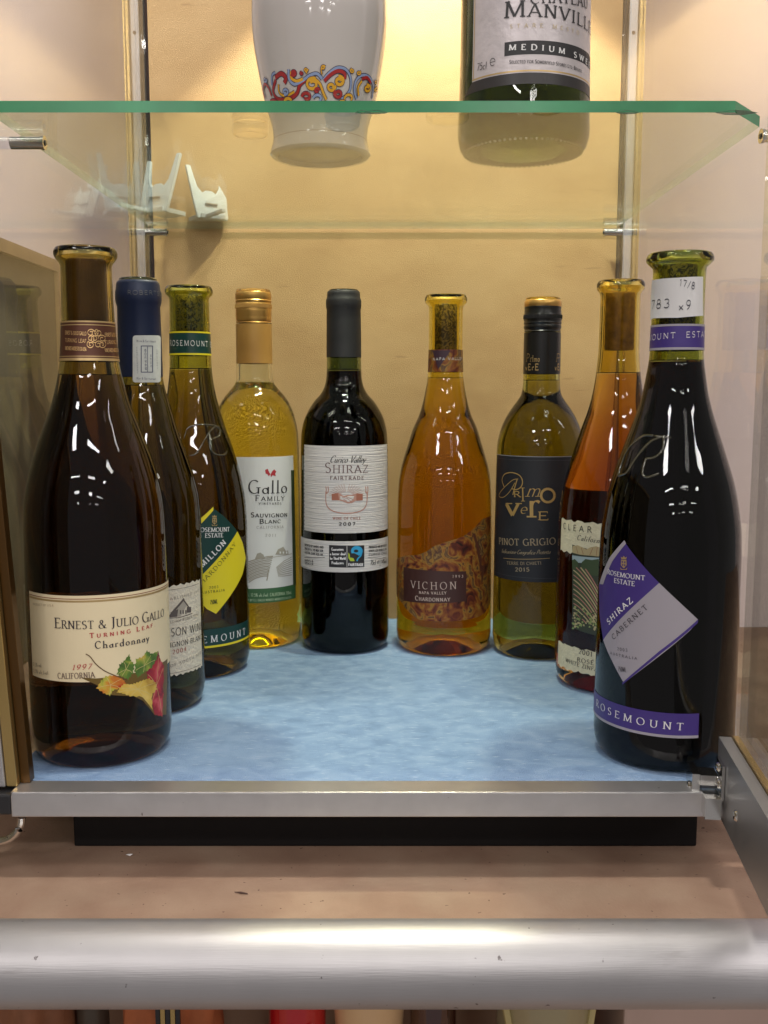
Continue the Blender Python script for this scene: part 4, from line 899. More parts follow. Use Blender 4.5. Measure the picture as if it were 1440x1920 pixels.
B.stroke_px(s_, [(962, 928), (966, 912), (970, 899)], 2.2, 0); B.stroke_px(s_, [(946, 913), (942, 900), (947, 889), (960, 886), (974, 891), (980, 902), (977, 913), (968, 918), (960, 916)], 1.9, 0, .0002); B.stroke_px(s_, [(972, 898), (962, 900), (948, 912), (938, 924), (937, 931), (945, 932), (956, 922), (966, 905)], 1.4, 0, .00022)
B.text(s_, 'R', (963, 932), (977, 932), 11, 0, .16, .3); B.text(s_, 'I', (977, 940), (985, 940), 26, 0, .10, .6); B.text(s_, 'm', (985, 931), (1012, 931), 30, 0, .07, .3, slant=.4)
B.spiral(s_, (1027, 929), 12.5, 0, 1.0, 4.6, 0, .0002, 1.0)
B.text(s_, 'v', (949, 966), (976, 966), 44, 0, .18, .25); B.stroke_px(s_, [(949, 944), (961, 944)], 2, 0, .0003); B.stroke_px(s_, [(967, 944), (979, 944)], 2, 0, .0003)
B.text(s_, 'e', (974, 964), (988, 964), 26, 0, .08, .3, slant=.25); B.text(s_, 'r', (990, 970), (1013, 970), 62, 0, .11, .3); B.text(s_, 'E', (1007, 975), (1029, 975), 16, 0, .18, .4)
B.text(s_, 'PINOT GRIGIO', (936, 1020), (1042, 1020), 12.5, 1, .13, .35, sp=.07); B.text(s_, 'Indicazione Geografica Protetta', (941, 1036), (1031, 1038), 8, 1, .10, .4, False, slant=.45, sp=.0)
B.text(s_, 'TERRE DI CHIETI', (951, 1058), (1015, 1058), 5.5, 1, .14, .5, sp=.08); B.text(s_, '2015', (966, 1071), (993, 1071), 7, 1, .2, .5, sp=.12)
B.finish(s_, 'lettering', [pm('bright_gold_foil', (0.55, 0.36, 0.13), .35, .4), pm('dull_gold_foil', (0.36, 0.28, 0.18), .45, .3)], lab)

# ---- 8. rosé
B = Bottle('wine_bottle', 'flared-lip bottle of copper-red rosé with cream torn labels and vineyard picture', 'bottle', 1152, 1306,
  [(528, 42), (534, 44.5), (542, 44), (548, 39.5), (556, 37), (650, 37.5), (700, 41), (735, 46), (770, 54), (800, 64), (850, 79.5), (900, 93), (940, 99.5), (980, 102), (1250, 101.5), (1270, 101)], cxt=1160)
B.build_glass(glass('yellow_olive_glass_b', (0.80, 0.66, 0.20), 1.42), 698); B.build_wine(wine('copper_rose', (0.85, 0.56, 0.0), 64)); B.cork(545, 655, M['cork'], off=.001)
CR = pm('cream_torn_paper', (0.72, 0.66, 0.46), .8, var=.06, vscale=200, bump=.6, bscale=500)
def torn(v0, v1, a0, a1, seed):
    random.seed(seed); zt_, zb_ = B.zv(v0), B.zv(v1); P_ = []
    for k in range(51): P_.append((R_(a0+(a1-a0)*k/50)*B.R, zt_+.0006*math.sin(k*1.3)+random.uniform(-.0005, .0005)))
    for k in range(51): P_.append((R_(a1-(a1-a0)*k/50)*B.R, zb_+.0006*math.sin(k*1.7)+random.uniform(-.0005, .0005)))
    return P_
s_ = B.sheet(); aL = math.degrees(B.surf(1052, 1000)[0]); s_.fill(torn(983, 1046, aL, 62, 3), 0)
pic = [B.P(1073, 1021), B.P(1240, 1045), B.P(1240, 1205), B.P(1073, 1177)]; s_.fill(pic, 1, .00004)
pf = lambda *q: [B.P(*p) for p in q]
s_.fill(pf((1073, 1041), (1095, 1044), (1130, 1046), (1150, 1048), (1150, 1056), (1073, 1054)), 2, .0001)          # lake
s_.fill(pf((1073, 1036), (1074, 1024), (1083, 1022), (1092, 1026), (1099, 1030), (1108, 1026), (1118, 1024), (1135, 1030), (1160, 1036), (1160, 1046), (1110, 1042), (1088, 1040)), 3, .00012)
for q in (((1080, 1024), (1084, 1038)), ((1090, 1027), (1094, 1039)), ((1112, 1027), (1106, 1041)), ((1120, 1026), (1118, 1042))): B.stroke_px(s_, q, .9, 5, .0002)
s_.fill(pf((1073, 1050), (1078, 1048), (1084, 1054), (1084, 1064), (1078, 1068), (1073, 1066)), 4, .00014)
s_.fill(pf((1089, 1066), (1091, 1054), (1098, 1048), (1110, 1050), (1122, 1048), (1140, 1052), (1160, 1050), (1160, 1078), (1120, 1080), (1096, 1076)), 4, .00014)
for k in range(-3, 10):      # vine rows
    P_ = smooth([(1072, 1066+k*9), (1086, 1078+k*8.6), (1104, 1100+k*8.2), (1122, 1130+k*8), (1150, 1190+k*8)], 6)
    P_ = [p for p in P_ if 1074 < p[0] < 1150 and 1062+(p[0]-1074)*.05 < p[1] < 1172]
    if len(P_) > 15: B.stroke_px(s_, P_, 2.3, 6 if k % 2 else 7, .0002); B.stroke_px(s_, [(x, y+4.4) for x, y in P_], 3.4, 4, .00016)
    elif len(P_) > 2:
        P_ = P_[:1]+[((a[0]+b_[0])/2, (a[1]+b_[1])/2) for a, b_ in zip(P_, P_[1:]) for _ in (0, 1)]; P_ = (P_+[P_[-1]]*14)[:max(14, len(P_))]
        B.stroke_px(s_, P_, 2.3, 6 if k % 2 else 7, .0002)
random.seed(9)
for k in range(130):    # leaves and grapes in the foreground
    x, y = random.uniform(1074, 1150), random.uniform(1133, 1180)
    if y < 1133+(x-1074)*.35: continue
    r = random.uniform(1.2, 3.4); n = random.choice((5, 6, 7)); a0 = random.random()*6
    s_.fill([B.P(x+r*math.cos(a0+2*math.pi*j/n)*(1 if j % 2 else .7), y+r*math.sin(a0+2*math.pi*j/n)*(1 if j % 2 else .7)) for j in range(n)], random.choice((8, 8, 7, 4)), .0002+.0000006*k, .0008)
lab = B.finish(s_, 'label', [CR, pm('print_ground', (0.04, 0.05, 0.03), .6), pm('lake_print', (0.36, 0.46, 0.48), .6), pm('ochre_hill_print', (0.48, 0.38, 0.20), .6), pm('dark_green_print', (0.05, 0.08, 0.03), .6), I_brown, pm('rose_row_print', (0.42, 0.20, 0.15), .6), pm('straw_row_print', (0.50, 0.42, 0.22), .6), pm('leaf_green_print', (0.28, 0.36, 0.12), .6)])
s_ = B.sheet(.00045); B.text(s_, 'CLEAR CREEK', (1057, 991), (1110, 999), 11.5, 0, .09, .8, False, i1=4, sp=.45); B.text(s_, 'California', (1082, 1012), (1124, 1018), 10, 0, .09, .4, slant=.3, i1=7, sp=.1); B.finish(s_, 'lettering', [I_black], lab)
s_ = B.sheet(); s_.fill(torn(1224, 1270, aL+1, 62, 5), 0); l2 = B.finish(s_, 'lower_label', [CR])
s_ = B.sheet(.00045); B.text(s_, '2001', (1085, 1225), (1111, 1231), 9.5, 0, .11, .4, sp=.12); B.text(s_, 'ROSÉ', (1082, 1240), (1114, 1247), 8.5, 0, .11, .4, sp=.12); B.text(s_, 'WHITE ZINFANDEL', (1061, 1240), (1121, 1259), 7.5, 0, .11, .4, i1=10, sp=.1); B.finish(s_, 'lettering', [I_black], l2)
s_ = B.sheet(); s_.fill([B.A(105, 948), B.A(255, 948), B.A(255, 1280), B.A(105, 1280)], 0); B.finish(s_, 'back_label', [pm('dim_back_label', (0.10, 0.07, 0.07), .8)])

# ---- 9. purple diamond, right front
B = Bottle('wine_bottle', 'black wine bottle with purple diamond label and handwritten paper note, at right front corner', 'bottle', 1250, 1454,
  [(478, 59), (485, 61.5), (492, 61), (497, 55), (504, 48.5), (560, 47.5), (650, 48.5), (677, 50), (705, 54), (735, 59), (765, 66.5), (792, 75), (850, 94.5), (906, 112), (950, 121), (1000, 127), (1060, 128.5), (1390, 127), (1405, 126)], cxt=1275)
B.build_glass(glass('olive_glass_dark', (0.45, 0.50, 0.10), 1.42), 674); B.build_wine(wine('red_wine_b', (0.35, 0.02, 0.03), 300)); B.cork(490, 610, M['cork_print'], off=.002)
PU = pm('purple_label', (0.055, 0.03, 0.20), .4); GY = pm('lilac_grey_label', (0.36, 0.33, 0.37), .45)
s_ = B.sheet(); s_.fill([B.A(-178, 607), B.A(178, 607), B.A(178, 655), B.A(-178, 655)], 0, 0)
for v0, v1 in ((607, 611), (651, 655.5)): s_.fill([B.A(-178, v0), B.A(178, v0), B.A(178, v1), B.A(-178, v1)], 1, .0001)
ban = B.finish(s_, 'neck_band', [PU, GY]); s_ = B.sheet(.0005); B.text(s_, 'ROSEMOUNT  ESTATE', (1224, 638), (1318, 632), 11, 0, .15, .35, i0=5, i1=14, sp=.2); B.finish(s_, 'lettering', [I_white], ban)
s_ = B.sheet(.0008); s_.fill([B.P(1224, 526), B.P(1270, 521), B.P(1317, 519), B.P(1317, 592), B.P(1270, 596), B.P(1226, 597), B.P(1221, 600), B.P(1222, 560)], 0, 0, .001)
note = B.finish(s_, 'paper_note', [M['paper']]); s_ = B.sheet(.001)
INK = pm('ballpoint_ink', (0.03, 0.03, 0.05), .5)
B.text(s_, '17/8', (1273, 536), (1301, 543), 13, 0, .14, 1, False, slant=.1, sp=.1); B.text(s_, '783', (1224, 580), (1257, 577), 17, 0, .115, 1, False, sp=.12, slant=.1); B.text(s_, 'x9', (1272, 582), (1295, 579), 17, 0, .115, 1, False, sp=.2); B.finish(s_, 'lettering', [INK], note)
s_ = B.sheet(); ex = lambda p, d: (B.P(*p)[0]+d, B.P(*p)[1])
s_.fill([B.P(1171, 1016), B.P(1236, 1093), B.P(1182, 1142), B.P(1131, 1200), ex((1126, 1150), -.002), ex((1126, 1100), -.004), B.P(1145, 1047)], 0, 0, .001)
s_.fill([B.P(1236, 1093), B.P(1309, 1162), B.P(1296, 1180), B.P(1170, 1281), B.P(1148, 1240), B.P(1131, 1200), B.P(1182, 1142)], 1, 0, .001)
s_.fill([B.P(1171, 1013), B.P(1174, 1019), B.P(1148, 1053), B.P(1131, 1096), ex((1126, 1096), -.002), B.P(1143, 1046)], 1, .0001, .001)
s_.fill([B.P(1309, 1161), B.P(1308, 1168), B.P(1238, 1226), B.P(1167, 1284), B.P(1167, 1280), B.P(1236, 1221)], 0, .0001, .001)
crest(B, s_, 1170, 1052, 1.25, 2)
lab = B.finish(s_, 'label', [PU, GY, I_gold, PU]); s_ = B.sheet(.00045)
B.text(s_, 'ROSEMOUNT', (1140, 1076), (1210, 1088), 9, 0, .13, .3, sp=.03); B.text(s_, 'ESTATE', (1152, 1092), (1191, 1099), 9, 0, .13, .3, sp=.03)
B.text(s_, 'SHIRAZ', (1142, 1172), (1188, 1128), 11, 0, .17, .35, sp=.2); B.text(s_, 'CABERNET', (1151, 1200), (1216, 1140), 9.8, 1, .12, .35, sp=.2)
B.text(s_, '2003', (1158, 1219), (1177, 1222), 6, 1, .10, .6, sp=.3); B.text(s_, 'AUSTRALIA', (1145, 1226), (1195, 1237), 5, 1, .12, .6, sp=.35); B.text(s_, '750ML', (1160, 1258), (1175, 1260), 9, 1, .08, 1, False)
B.finish(s_, 'lettering', [I_white, pm('charcoal_ink', (0.05, 0.04, 0.05), .5)], lab)
s_ = B.sheet(); aR = math.degrees(B.surf(1310, 1360)[0]); s_.fill([B.A(-100, 1338), B.A(aR, 1338), B.A(aR, 1383), B.A(-100, 1383)], 0); s_.fill([B.A(-100, 1379), B.A(aR, 1379), B.A(aR, 1384), B.A(-100, 1384)], 1, .0001)
ban = B.finish(s_, 'base_band', [PU, GY]); s_ = B.sheet(.0005); B.text(s_, 'ROSEMOUNT', (1127, 1330), (1281, 1369), 14, 0, .15, .25, i0=1, i1=8, sp=.42); B.finish(s_, 'lettering', [I_white], ban)
emboss(B, [[(1159, 892), (1165, 868), (1180, 838), (1205, 818), (1225, 817)], [(1159, 892), (1175, 885), (1195, 855), (1220, 828), (1245, 818)], [(1228, 818), (1258, 821)], [(1244, 820), (1243, 842), (1228, 857), (1211, 860)], [(1211, 860), (1204, 885), (1212, 895), (1235, 888)]], EM, .0007)

# ================================================================== upper shelf things
zs = ZS+ht
B = Bottle('ceramic_vase', 'glossy white ceramic vase with a red, yellow and blue scrollwork band, on the glass shelf', 'vase', 600, 322,
  [(-260, 60), (-180, 100), (-110, 118), (-60, 124), (0, 126.5), (40, 127), (80, 124), (120, 118), (150, 112.5), (190, 104.5), (225, 94.5), (248, 89), (262, 88), (275, 90), (292, 93.5), (305, 94)], z0=zs)
# the base sits on the shelf: its front edge is the lowest pixel row seen from below at the REAR, so place by the centre
def fix_shelf(B, ucen, vcen, rpx_base, prof):
    Yc = at_z(ucen, vcen, zs).y; B.Y = Yc; zb = zs
    B.X = (ucen-720)/F*zc(Yc, zs); B.ax = (B.X, B.Y)
    raw = sorted([(at_y(720, v, Yc).z, h/F*zc(Yc, at_y(720, v, Yc).z)) for v, h in prof]); B.raw = raw; B.R = max(r for z, r in raw if z < zs+.16); B.root.location = (B.X, B.Y, zs)
vp = [(-260, 60), (-180, 100), (-110, 118), (-60, 124), (0, 126.5), (40, 127), (80, 124), (120, 118), (150, 112.5), (190, 104.5), (225, 94.5), (248, 89), (262, 88), (275, 90), (288, 93.5), (296, 94)]
fix_shelf(B, 601, 297, 93, vp)
pr = [(0, zs+.003), (B.r(zs)*.80, zs+.003), (B.r(zs)*.84, zs+.0002), (B.r(zs)*.95, zs+.0002), (B.r(zs), zs+.002)]
ztop = B.raw[-1][0]
for k in range(1, 90): z = zs+.002+(ztop-zs-.002)*k/89; pr.append((B.r(z), z))
pr += [(B.r(ztop)-.004, ztop), (B.r(ztop)-.004, ztop-.03), (0, ztop-.03)]
b = MB(); b.lathe(pr, (B.X, B.Y, 0), 112); CER = pm('glazed_ceramic', (0.56, 0.51, 0.48), .07, coat=.6); autosmooth(b.obj('vase_body', CER, B.root), 50)
s_ = B.sheet(.0002)
OUT, RD, YE, BL = 0, 1, 2, 3
def scroll(c, r, a0, turns, w, m, sx=1.0, shrink=.3):
    global _k; _k += 1; o = .0000+.00006*_k*.25
    w *= 1.35; B.spiral(s_, c, r, a0, turns, w+2.4, OUT, o, shrink, sx); B.spiral(s_, c, r, a0, turns, w, m, o+.00008, shrink, sx)
def ribbon(pts, w, m):
    global _k; _k += 1; o = .00006*_k*.25
    P_ = []; w *= 1.3
    for i in range(len(pts)-1):
        p0, p1, p2, p3 = pts[max(i-1, 0)], pts[i], pts[i+1], pts[min(i+2, len(pts)-1)]
        for k in range(5):
            t = k/5; P_.append(tuple(0.5*((2*p1[j])+(-p0[j]+p2[j])*t+(2*p0[j]-5*p1[j]+4*p2[j]-p3[j])*t*t+(-p0[j]+3*p1[j]-3*p2[j]+p3[j])*t**3) for j in (0, 1)))
    P_.append(pts[-1]); B.stroke_px(s_, P_, w+2.4, OUT, o); B.stroke_px(s_, P_, w, m, o+.00008)
_k = 0
ribbon([(517, 150), (512, 170), (520, 185), (540, 186), (556, 176), (562, 160), (572, 150)], 5, RD); ribbon([(522, 158), (524, 174), (536, 180), (552, 172)], 3.2, YE)
ribbon([(516, 146), (527, 138), (536, 146), (533, 156)], 6, RD); ribbon([(510, 160), (510, 142), (516, 136)], 3.5, BL)
ribbon([(541, 130), (542, 148), (552, 158), (566, 152), (580, 142), (594, 138), (604, 148)], 4, BL); ribbon([(546, 134), (546, 146), (556, 152), (568, 148)], 4, YE); scroll((550, 137), 5, 200, 1.2, 4.5, RD)
ribbon([(606, 150), (616, 138), (632, 127), (648, 130), (657, 145), (657, 165), (650, 178), (640, 186)], 3.5, BL); ribbon([(608, 152), (620, 140), (634, 133), (646, 138), (646, 148)], 5, RD); scroll((636, 152), 9, 100, -1.3, 4.5, YE, shrink=.35)
scroll((586, 158), 12, 60, 1.25, 4.2, YE, shrink=.4); ribbon([(590, 148), (600, 158), (606, 174), (612, 187)], 4, YE); scroll((594, 170), 5, 0, 1, 3.4, RD)
scroll((621, 163), 8, 20, -1.2, 3.8, YE, shrink=.4); scroll((634, 176), 8, 130, 1.2, 4, RD, shrink=.4); scroll((575, 182), 9, 180, -1.0, 4, RD); scroll((597, 186), 10, 170, -.6, 3.4, BL)
scroll((535, 172), 6, 250, 1.2, 3, BL); scroll((655, 185), 10, 200, -.7, 3.4, YE); ribbon([(668, 186), (664, 168), (668, 150), (680, 141), (692, 145), (699, 160), (697, 185)], 3.5, BL); ribbon([(672, 180), (671, 164), (678, 152)], 3.2, YE); ribbon([(678, 148), (688, 146), (695, 156)], 4.5, RD); scroll((688, 166), 7, 100, -1.3, 3.6, YE)
ribbon([(498, 184), (494, 170), (497, 158), (504, 164), (510, 180)], 4, RD); scroll((499, 151), 4, 100, 1, 2.6, BL); scroll((660, 133), 4, 100, 1.2, 2, YE); scroll((672, 137), 4, 60, -1.2, 2, YE); scroll((606, 127), 4, 20, 1.2, 2, YE); scroll((574, 131), 3.6, 20, -1.2, 2, YE); ribbon([(604, 140), (602, 132), (603, 127)], 1.6, YE); ribbon([(576, 138), (573, 134)], 1.6, YE)
scroll((566, 138), 3, 90, 1, 2.2, RD); scroll((703, 168), 4, 90, -1, 2.6, YE); scroll((704, 155), 3, 60, 1, 2, YE); scroll((540, 192), 8, 20, 1, 4, YE); scroll((515, 194), 7, 160, -1, 4, RD); scroll((640, 198), 9, 20, 1, 3.8, YE); scroll((610, 200), 8, 160, -1, 3.8, BL); scroll((575, 202), 7, 20, 1, 3.5, BL); scroll((675, 200), 7, 160, -1, 3.5, RD); scroll((545, 205), 5, 20, 1, 3, BL)
B.finish(s_, 'scrollwork_band', [pm('blue_black_glaze', (0.05, 0.03, 0.06), .15), pm('red_glaze', (0.38, 0.03, 0.03), .15), pm('yellow_glaze', (0.70, 0.36, 0.03), .15), pm('blue_glaze', (0.26, 0.33, 0.52), .15)])
s_ = B.sheet(.0001)
s_.fill([B.A(-170, 243), B.A(170, 243), B.A(170, 244.2), B.A(-170, 244.2)], 0, 0); B.finish(s_, 'painted_line', [pm('grey_line_glaze', (0.22, 0.18, 0.18), .2)])

mp_ = [(-420, 45), (-300, 50), (-240, 75), (-180, 108), (-130, 118), (-60, 120), (100, 120), (200, 121), (260, 123), (280, 123), (296, 119)]
B = Bottle('wine_bottle', 'large dark green wine bottle with silver-pink label, on the glass shelf beside the vase', 'bottle', 985, 322, mp_, z0=zs)
fix_shelf(B, 980, 290, 115, mp_)
rb = B.r(zs+.01); pr = [(0, zs+.016), (rb*.4, zs+.012), (rb*.7, zs+.003), (rb*.80, zs+.0003), (rb*.88, zs+.0005), (rb*.95, zs+.003), (rb*.99, zs+.009)]
ztop = B.raw[-1][0]
for k in range(1, 100): z = zs+.012+(ztop-zs-.012)*k/99; pr.append((B.r(z), z))
pr.append((0, ztop)); b = MB(); b.lathe(pr, (B.X, B.Y, 0), 112); autosmooth(b.obj('glass', glass('bottle_green_glass', (0.22, 0.34, 0.16), 1.42), B.root), 50)
B.level = ztop-.02; B.build_wine(wine('dark_contents', (0.30, 0.36, 0.12), 55))
b = MB()
for k in range(72):   # knurled heel ring
    a = 2*math.pi*k/72; r = rb*.885; b.box(B.X+r*math.cos(a)-.0008, B.X+r*math.cos(a)+.0008, B.Y+r*math.sin(a)-.0008, B.Y+r*math.sin(a)+.0008, zs+.0001, zs+.0014)
b.obj('heel_ridges', pm('heel_glass', (0.05, 0.07, 0.03), .1), B.root)
s_ = B.sheet(); aL = math.degrees(B.surf(887, 80)[0]); s_.fill([B.A(aL, -130), B.A(100, -130), B.A(100, 137), B.A(aL, 137)], 0, 0)
s_.fill([B.A(aL, 136), B.A(105, 136), B.A(105, 157), B.A(aL-12, 157)], 3, .00002)
s_.fill([B.A(aL, 131), B.A(100, 131), B.A(100, 134), B.A(aL, 134)], 1, .0001); s_.fill([B.A(aL+1.2, -130), B.A(aL+2.2, -130), B.A(aL+2.2, 131), B.A(aL+1.2, 131)], 1, .0001)
aM = math.degrees(B.surf(946, 90)[0]); s_.fill([B.A(aM, 76), B.A(85, 76), B.A(85, 102), B.A(aM, 102)], 2, .0001)
lab = B.finish(s_, 'label', [pm('silver_pink_label', (0.58, 0.52, 0.53), .35, .2, var=.05, vscale=60, bump=.5, bscale=120), I_gold, I_black, pm('black_lower_label', (0.03, 0.025, 0.025), .4)])
s_ = B.sheet(.0005)
B.text(s_, '^MANVILLE', (945, 35), (1101, 59), 23, 0, .17, .18, i1=6, sp=.12); B.text(s_, 'CHATEAU', (1070, 8), (1101, 18), 21, 0, .15, .2, i0=4, sp=.12)
B.text(s_, 'MEDIUM SWEET', (954, 95), (1100, 122), 10, 1, .2, .3, i1=9, sp=.55); B.text(s_, '75cl', (895, 133), (913, 129), 13, 0, .10, 1, False, sp=.06); B.text(s_, '@', (917, 128), (931, 124), 20, 0, .06, 1, False)
B.text(s_, '^SELECTED FOR ^SOMERFIELD ^STORES ^LTD, ^BRISTOL', (955, 120), (1090, 137), 5, 0, .12, .7, sp=.1); B.text(s_, 'STARE MESTO', (956, 54), (1085, 66), 7, 2, .12, .5, sp=.8)
B.finish(s_, 'lettering', [I_black, I_white, pm('pale_gold_ink', (0.60, 0.48, 0.30), .4)], lab)

# ---- plate stands
def plate_stand(loc, rz, label):
    root = empty('plate_stand', (loc[0], loc[1], zs), label, 'stand', 'grey plastic plate stands on the glass shelf')
    prof = [(-.015, 0), (.015, 0), (.0165, .018), (.0185, .054), (.0140, .054), (.0105, .030), (.0065, .0245), (.003, .0270), (-.003, .0270), (-.0065, .0245), (-.0105, .030), (-.0140, .050), (-.0185, .050), (-.0165, .018)]
    rot = Matrix.Rotation(rz, 3, 'Z'); tilt = Matrix.Rotation(R_(-18), 3, 'X')
    def solid(pts, y0, y1, M3):
        n = len(pts); v = [M3 @ Vector((x, y0, z)) for x, z in pts]+[M3 @ Vector((x, y1, z)) for x, z in pts]
        return [(p.x+loc[0], p.y+loc[1], p.z+zs+.001) for p in v], [tuple(range(n)), tuple(range(2*n-1, n-1, -1))]+[((i+1) % n, i, n+i, n+(i+1) % n) for i in range(n)]
    v, f_ = solid(prof, 0, .003, rot @ tilt); mesh_obj('back_fork', v, f_, M['plastic'], root)
    v, f_ = solid([(-.012, 0), (.012, 0), (.012, .004), (-.012, .004)], -.001, .030, rot); mesh_obj('foot', v, f_, M['plastic'], root)
    v, f_ = solid([(-.008, 0), (-.004, 0), (-.004, .003), (-.008, .003)], -.034, 0, rot); mesh_obj('ledge', v, f_, M['plastic'], root)
    v, f_ = solid([(-.006, .0125), (.006, .0125), (.006, .0140), (-.006, .0140)], -.0022, .0004, rot @ tilt); mesh_obj('badge', v, f_, pm('grey_badge', (.2, .2, .2), .4), root)
    for c in root.children:
        md = c.modifiers.new('bevel', 'BEVEL'); md.width = .0006; md.segments = 2
    return root
p1 = at_z(286, 400, zs); plate_stand((p1.x, p1.y), R_(-28), 'grey-green plastic plate stand with raised fork, nearer the left rear corner of the shelf')
p2 = at_z(400, 412, zs); plate_stand((p2.x, p2.y), R_(35), 'grey-green plastic plate stand turned the other way, on the right of the two stands')

# ================================================================== outside the left pane: framed board; crumbs on the counter
yb1 = YW-0.004; xb = (110-720)/F*zc(yb1, 0.35)
fb = empty('framed_board', (xb, yb1-.2, zt), 'tan pinboard with a pale wooden frame seen through the left glass pane', 'board')
ztb = at_y(110, 487, yb1-.02).z
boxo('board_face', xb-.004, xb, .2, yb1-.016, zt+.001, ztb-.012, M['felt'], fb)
boxo('frame_top', xb-.006, xb+.004, .2, yb1, ztb-.0118, ztb, M['oak'], fb); boxo('frame_side', xb-.006, xb+.004, yb1-.0158, yb1, zt+.001, ztb-.0121, M['oak'], fb)
def scrap(u, v, s, label):
    p = at_z(u, v, zt); r = empty('paper_scrap', (p.x, p.y, zt), label, 'paper scrap', 'crumbs on the counter')
    random.seed(int(u)); vs = [(p.x+random.uniform(-s, s), p.y+random.uniform(-s, s)*.7, zt+.0004+random.uniform(0, s*.9)) for _ in range(9)]
    bm = bmesh.new()
    for q in vs: bm.verts.new(Vector(q)-Vector((p.x, p.y, zt)))
    bmesh.ops.convex_hull(bm, input=bm.verts); me = bpy.data.meshes.new('crumpled_piece'); bm.to_mesh(me); bm.free(); me.materials.append(M['paper'])
    o = bpy.data.objects.new('crumpled_piece', me); COL.objects.link(o); o.parent = r
scrap(7, 1584, .0032, 'small white paper scrap on the counter at the far left'); scrap(243, 1605, .0022, 'tiny white paper scrap just in front of the black plinth')
p = at_z(452, 1676, zt); b = MB(); b.tube([(p.x-.0036, p.y+.001, zt+.0005), (p.x, p.y, zt+.0008), (p.x+.0036, p.y-.0008, zt+.0005)], [.0002, .0005, .0003], 8)
tag(b.obj('wood_splinter', pm('dark_splinter', (.08, .04, .03), .7)), 'dark splinter lying on the brown counter near the round rail', 'splinter')

# ================================================================== lower compartment glimpsed under the rail
yl = yc+.16; zl = at_y(720, 1925, yl).z
tag(boxo('lower_wall', -1.2, 1.2, yl+.12, yl+.13, -.55, zt-.02, pm('lower_wall_paint', (.45, .30, .20), .8, var=.1, vscale=10)), kind='structure')
tag(boxo('lower_floor', -1.2, 1.2, yc-.1, yl+.12, -.42, -.41, pm('lower_floor_paint', (.40, .27, .18), .8)), kind='structure')
def lower(name, u, w_px, mat, label, cat, prof=None):
    p = at_y(u, 1912, yl); r = w_px/F*zc(yl, p.z)/2; root = empty(name, (p.x, yl, -.41), label, cat); b = MB()
    pr = prof or [(0, 0), (.7, 0), (.9, .1), (1, .45), (.95, .8), (1.0, 1.0), (.9, 1.02), (0, 1.02)]
    H = zt-.025+.41-.02; b.lathe([(q*r, .0+h_*H) for q, h_ in pr], (p.x, yl, -.41), 48); autosmooth(b.obj(name+'_body', mat, root), 40); return root, p, r
def cloth_bag(u0, u1, mat, label):
    a, c = at_y(u0, 1912, yl).x, at_y(u1, 1912, yl).x; root = empty('fabric_bag', ((a+c)/2, yl, -.41), label, 'bag'); n = 40; vs = []; fs = []
    for j in range(9):
        z = -.41+(zt-.03+.41)*j/8
        for k in range(n): t = 2*math.pi*k/n; f_ = 1+.10*math.sin(6*t+j*.7)+.07*math.sin(11*t-j*1.9)+.04*math.sin(19*t+j*3); vs.append(((a+c)/2+(c-a)/2*math.cos(t)*f_, yl+.03*math.sin(t)*f_, z))
    for j in range(8):
        for k in range(n): fs.append((j*n+k, j*n+(k+1) % n, (j+1)*n+(k+1) % n, (j+1)*n+k))
    fs.append(tuple(8*n+k for k in range(n))); autosmooth(mesh_obj('bag_body', vs, fs, mat, root), 60); return root
OB = pm('rust_orange_fabric', (.42, .12, .04), .7, bump=1, bscale=60, var=.2, vscale=50)
cloth_bag(0, 140, pm('brown_leather', (.28, .11, .05), .6, var=.25, vscale=40), 'brown bag under the counter at the far left')
lower('dark_jar', 175, 60, pm('dark_jar_glaze', (.07, .055, .04), .35), 'dark jar under the counter between two bags', 'jar')
bg2 = cloth_bag(235, 415, OB, 'rust orange fabric bag with black and gold strap under the counter')
x0 = at_y(338, 1912, yl).x
for k, m in enumerate((M['black_plastic'], M['gold_alu'], M['black_plastic'], M['gold_alu'], M['black_plastic'])): boxo('strap_stripe', x0-.008+k*.0032, x0-.0052+k*.0032, yl-.0345, yl-.0325, -.41, zt-.03, m, bg2)
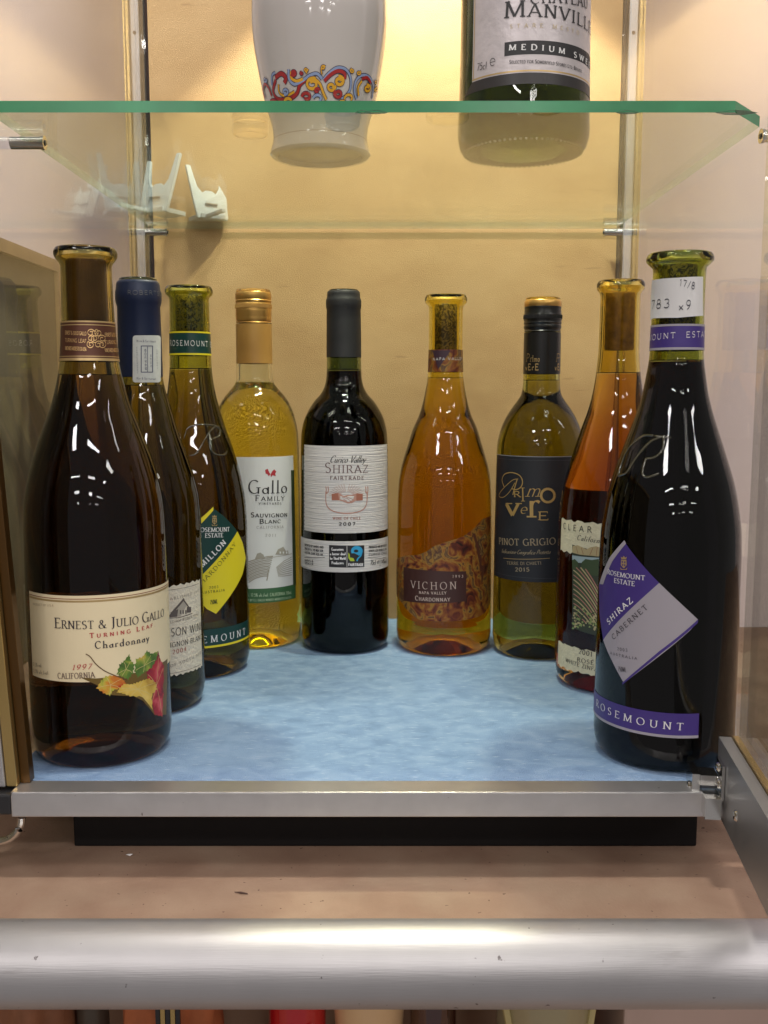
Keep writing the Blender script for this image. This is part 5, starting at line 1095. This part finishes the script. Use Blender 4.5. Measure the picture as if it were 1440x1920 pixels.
PIT = lower('red_pitcher', 558, 110, pm('red_glazed_pottery', (.50, .01, .015), .15, coat=.5), 'glossy red pitcher under the counter', 'pitcher')
pt, p_, r_p = _pit = PIT
b = MB(); za, zb2 = at_y(560, 1890, yl).z, at_y(560, 1925, yl).z
b.add([(p_.x-r_p*.05, yl-r_p-.0015, zb2), (p_.x+r_p*.42, yl-r_p*.93-.0015, zb2+.004), (p_.x+r_p*.62, yl-r_p*.80-.0015, za), (p_.x-r_p*.15, yl-r_p-.0015, za)], [(0, 1, 2, 3)]); b.obj('cream_panel', pm('cream_glaze', (.62, .52, .34), .2), pt)
lower('cream_bowl', 692, 150, pm('cream_pottery', (.70, .46, .24), .3, coat=.4), 'cream pottery bowl under the counter', 'bowl', [(0, 0), (.5, 0), (.55, .3), (.9, .7), (1.0, .95), (.96, .97), (0, .9)])
lower('brown_jug', 812, 90, pm('dark_brown_glaze', (.05, .012, .008), .08, coat=1), 'shiny dark brown jug under the counter', 'jug')
vr, p, r = lower('painted_vase', 1020, 185, pm('green_cream_glaze', (.38, .32, .18), .15, coat=.5), 'cream vase painted with green leaves under the counter', 'vase')
b = MB()
for k in range(7):
    x = p.x+(-.4+.13*k)*r; b.tube([(x, yl-r*.99-.0006, p.z+.002*(k % 3)), (x+.006, yl-r*.98, p.z+.004), (x+.012, yl-r*.95, p.z+.001)], [.0004, .0016, .0004], 6)
for sx in (-1, 1): b2 = MB(); b2.tube([(p.x+sx*r*.62, yl-r*.83, p.z-.02), (p.x+sx*r*.90, yl-r*.50, p.z+.03)], .0025, 8); b2.obj('painted_stripe', pm('straw_glaze', (.55, .45, .2), .2), vr)
b.obj('painted_leaf', pm('leaf_green_glaze', (.05, .09, .02), .2), vr)
x0, x1 = at_y(1155, 1912, yl).x, at_y(1700, 1912, yl).x
tag(boxo('cardboard_box', x0, x1, yl-.02, yl+.08, -.409, zt-.03, pm('pinkish_card', (.52, .38, .32), .8, var=.06, vscale=20), None, .002), 'plain pinkish box under the counter at the right', 'box')
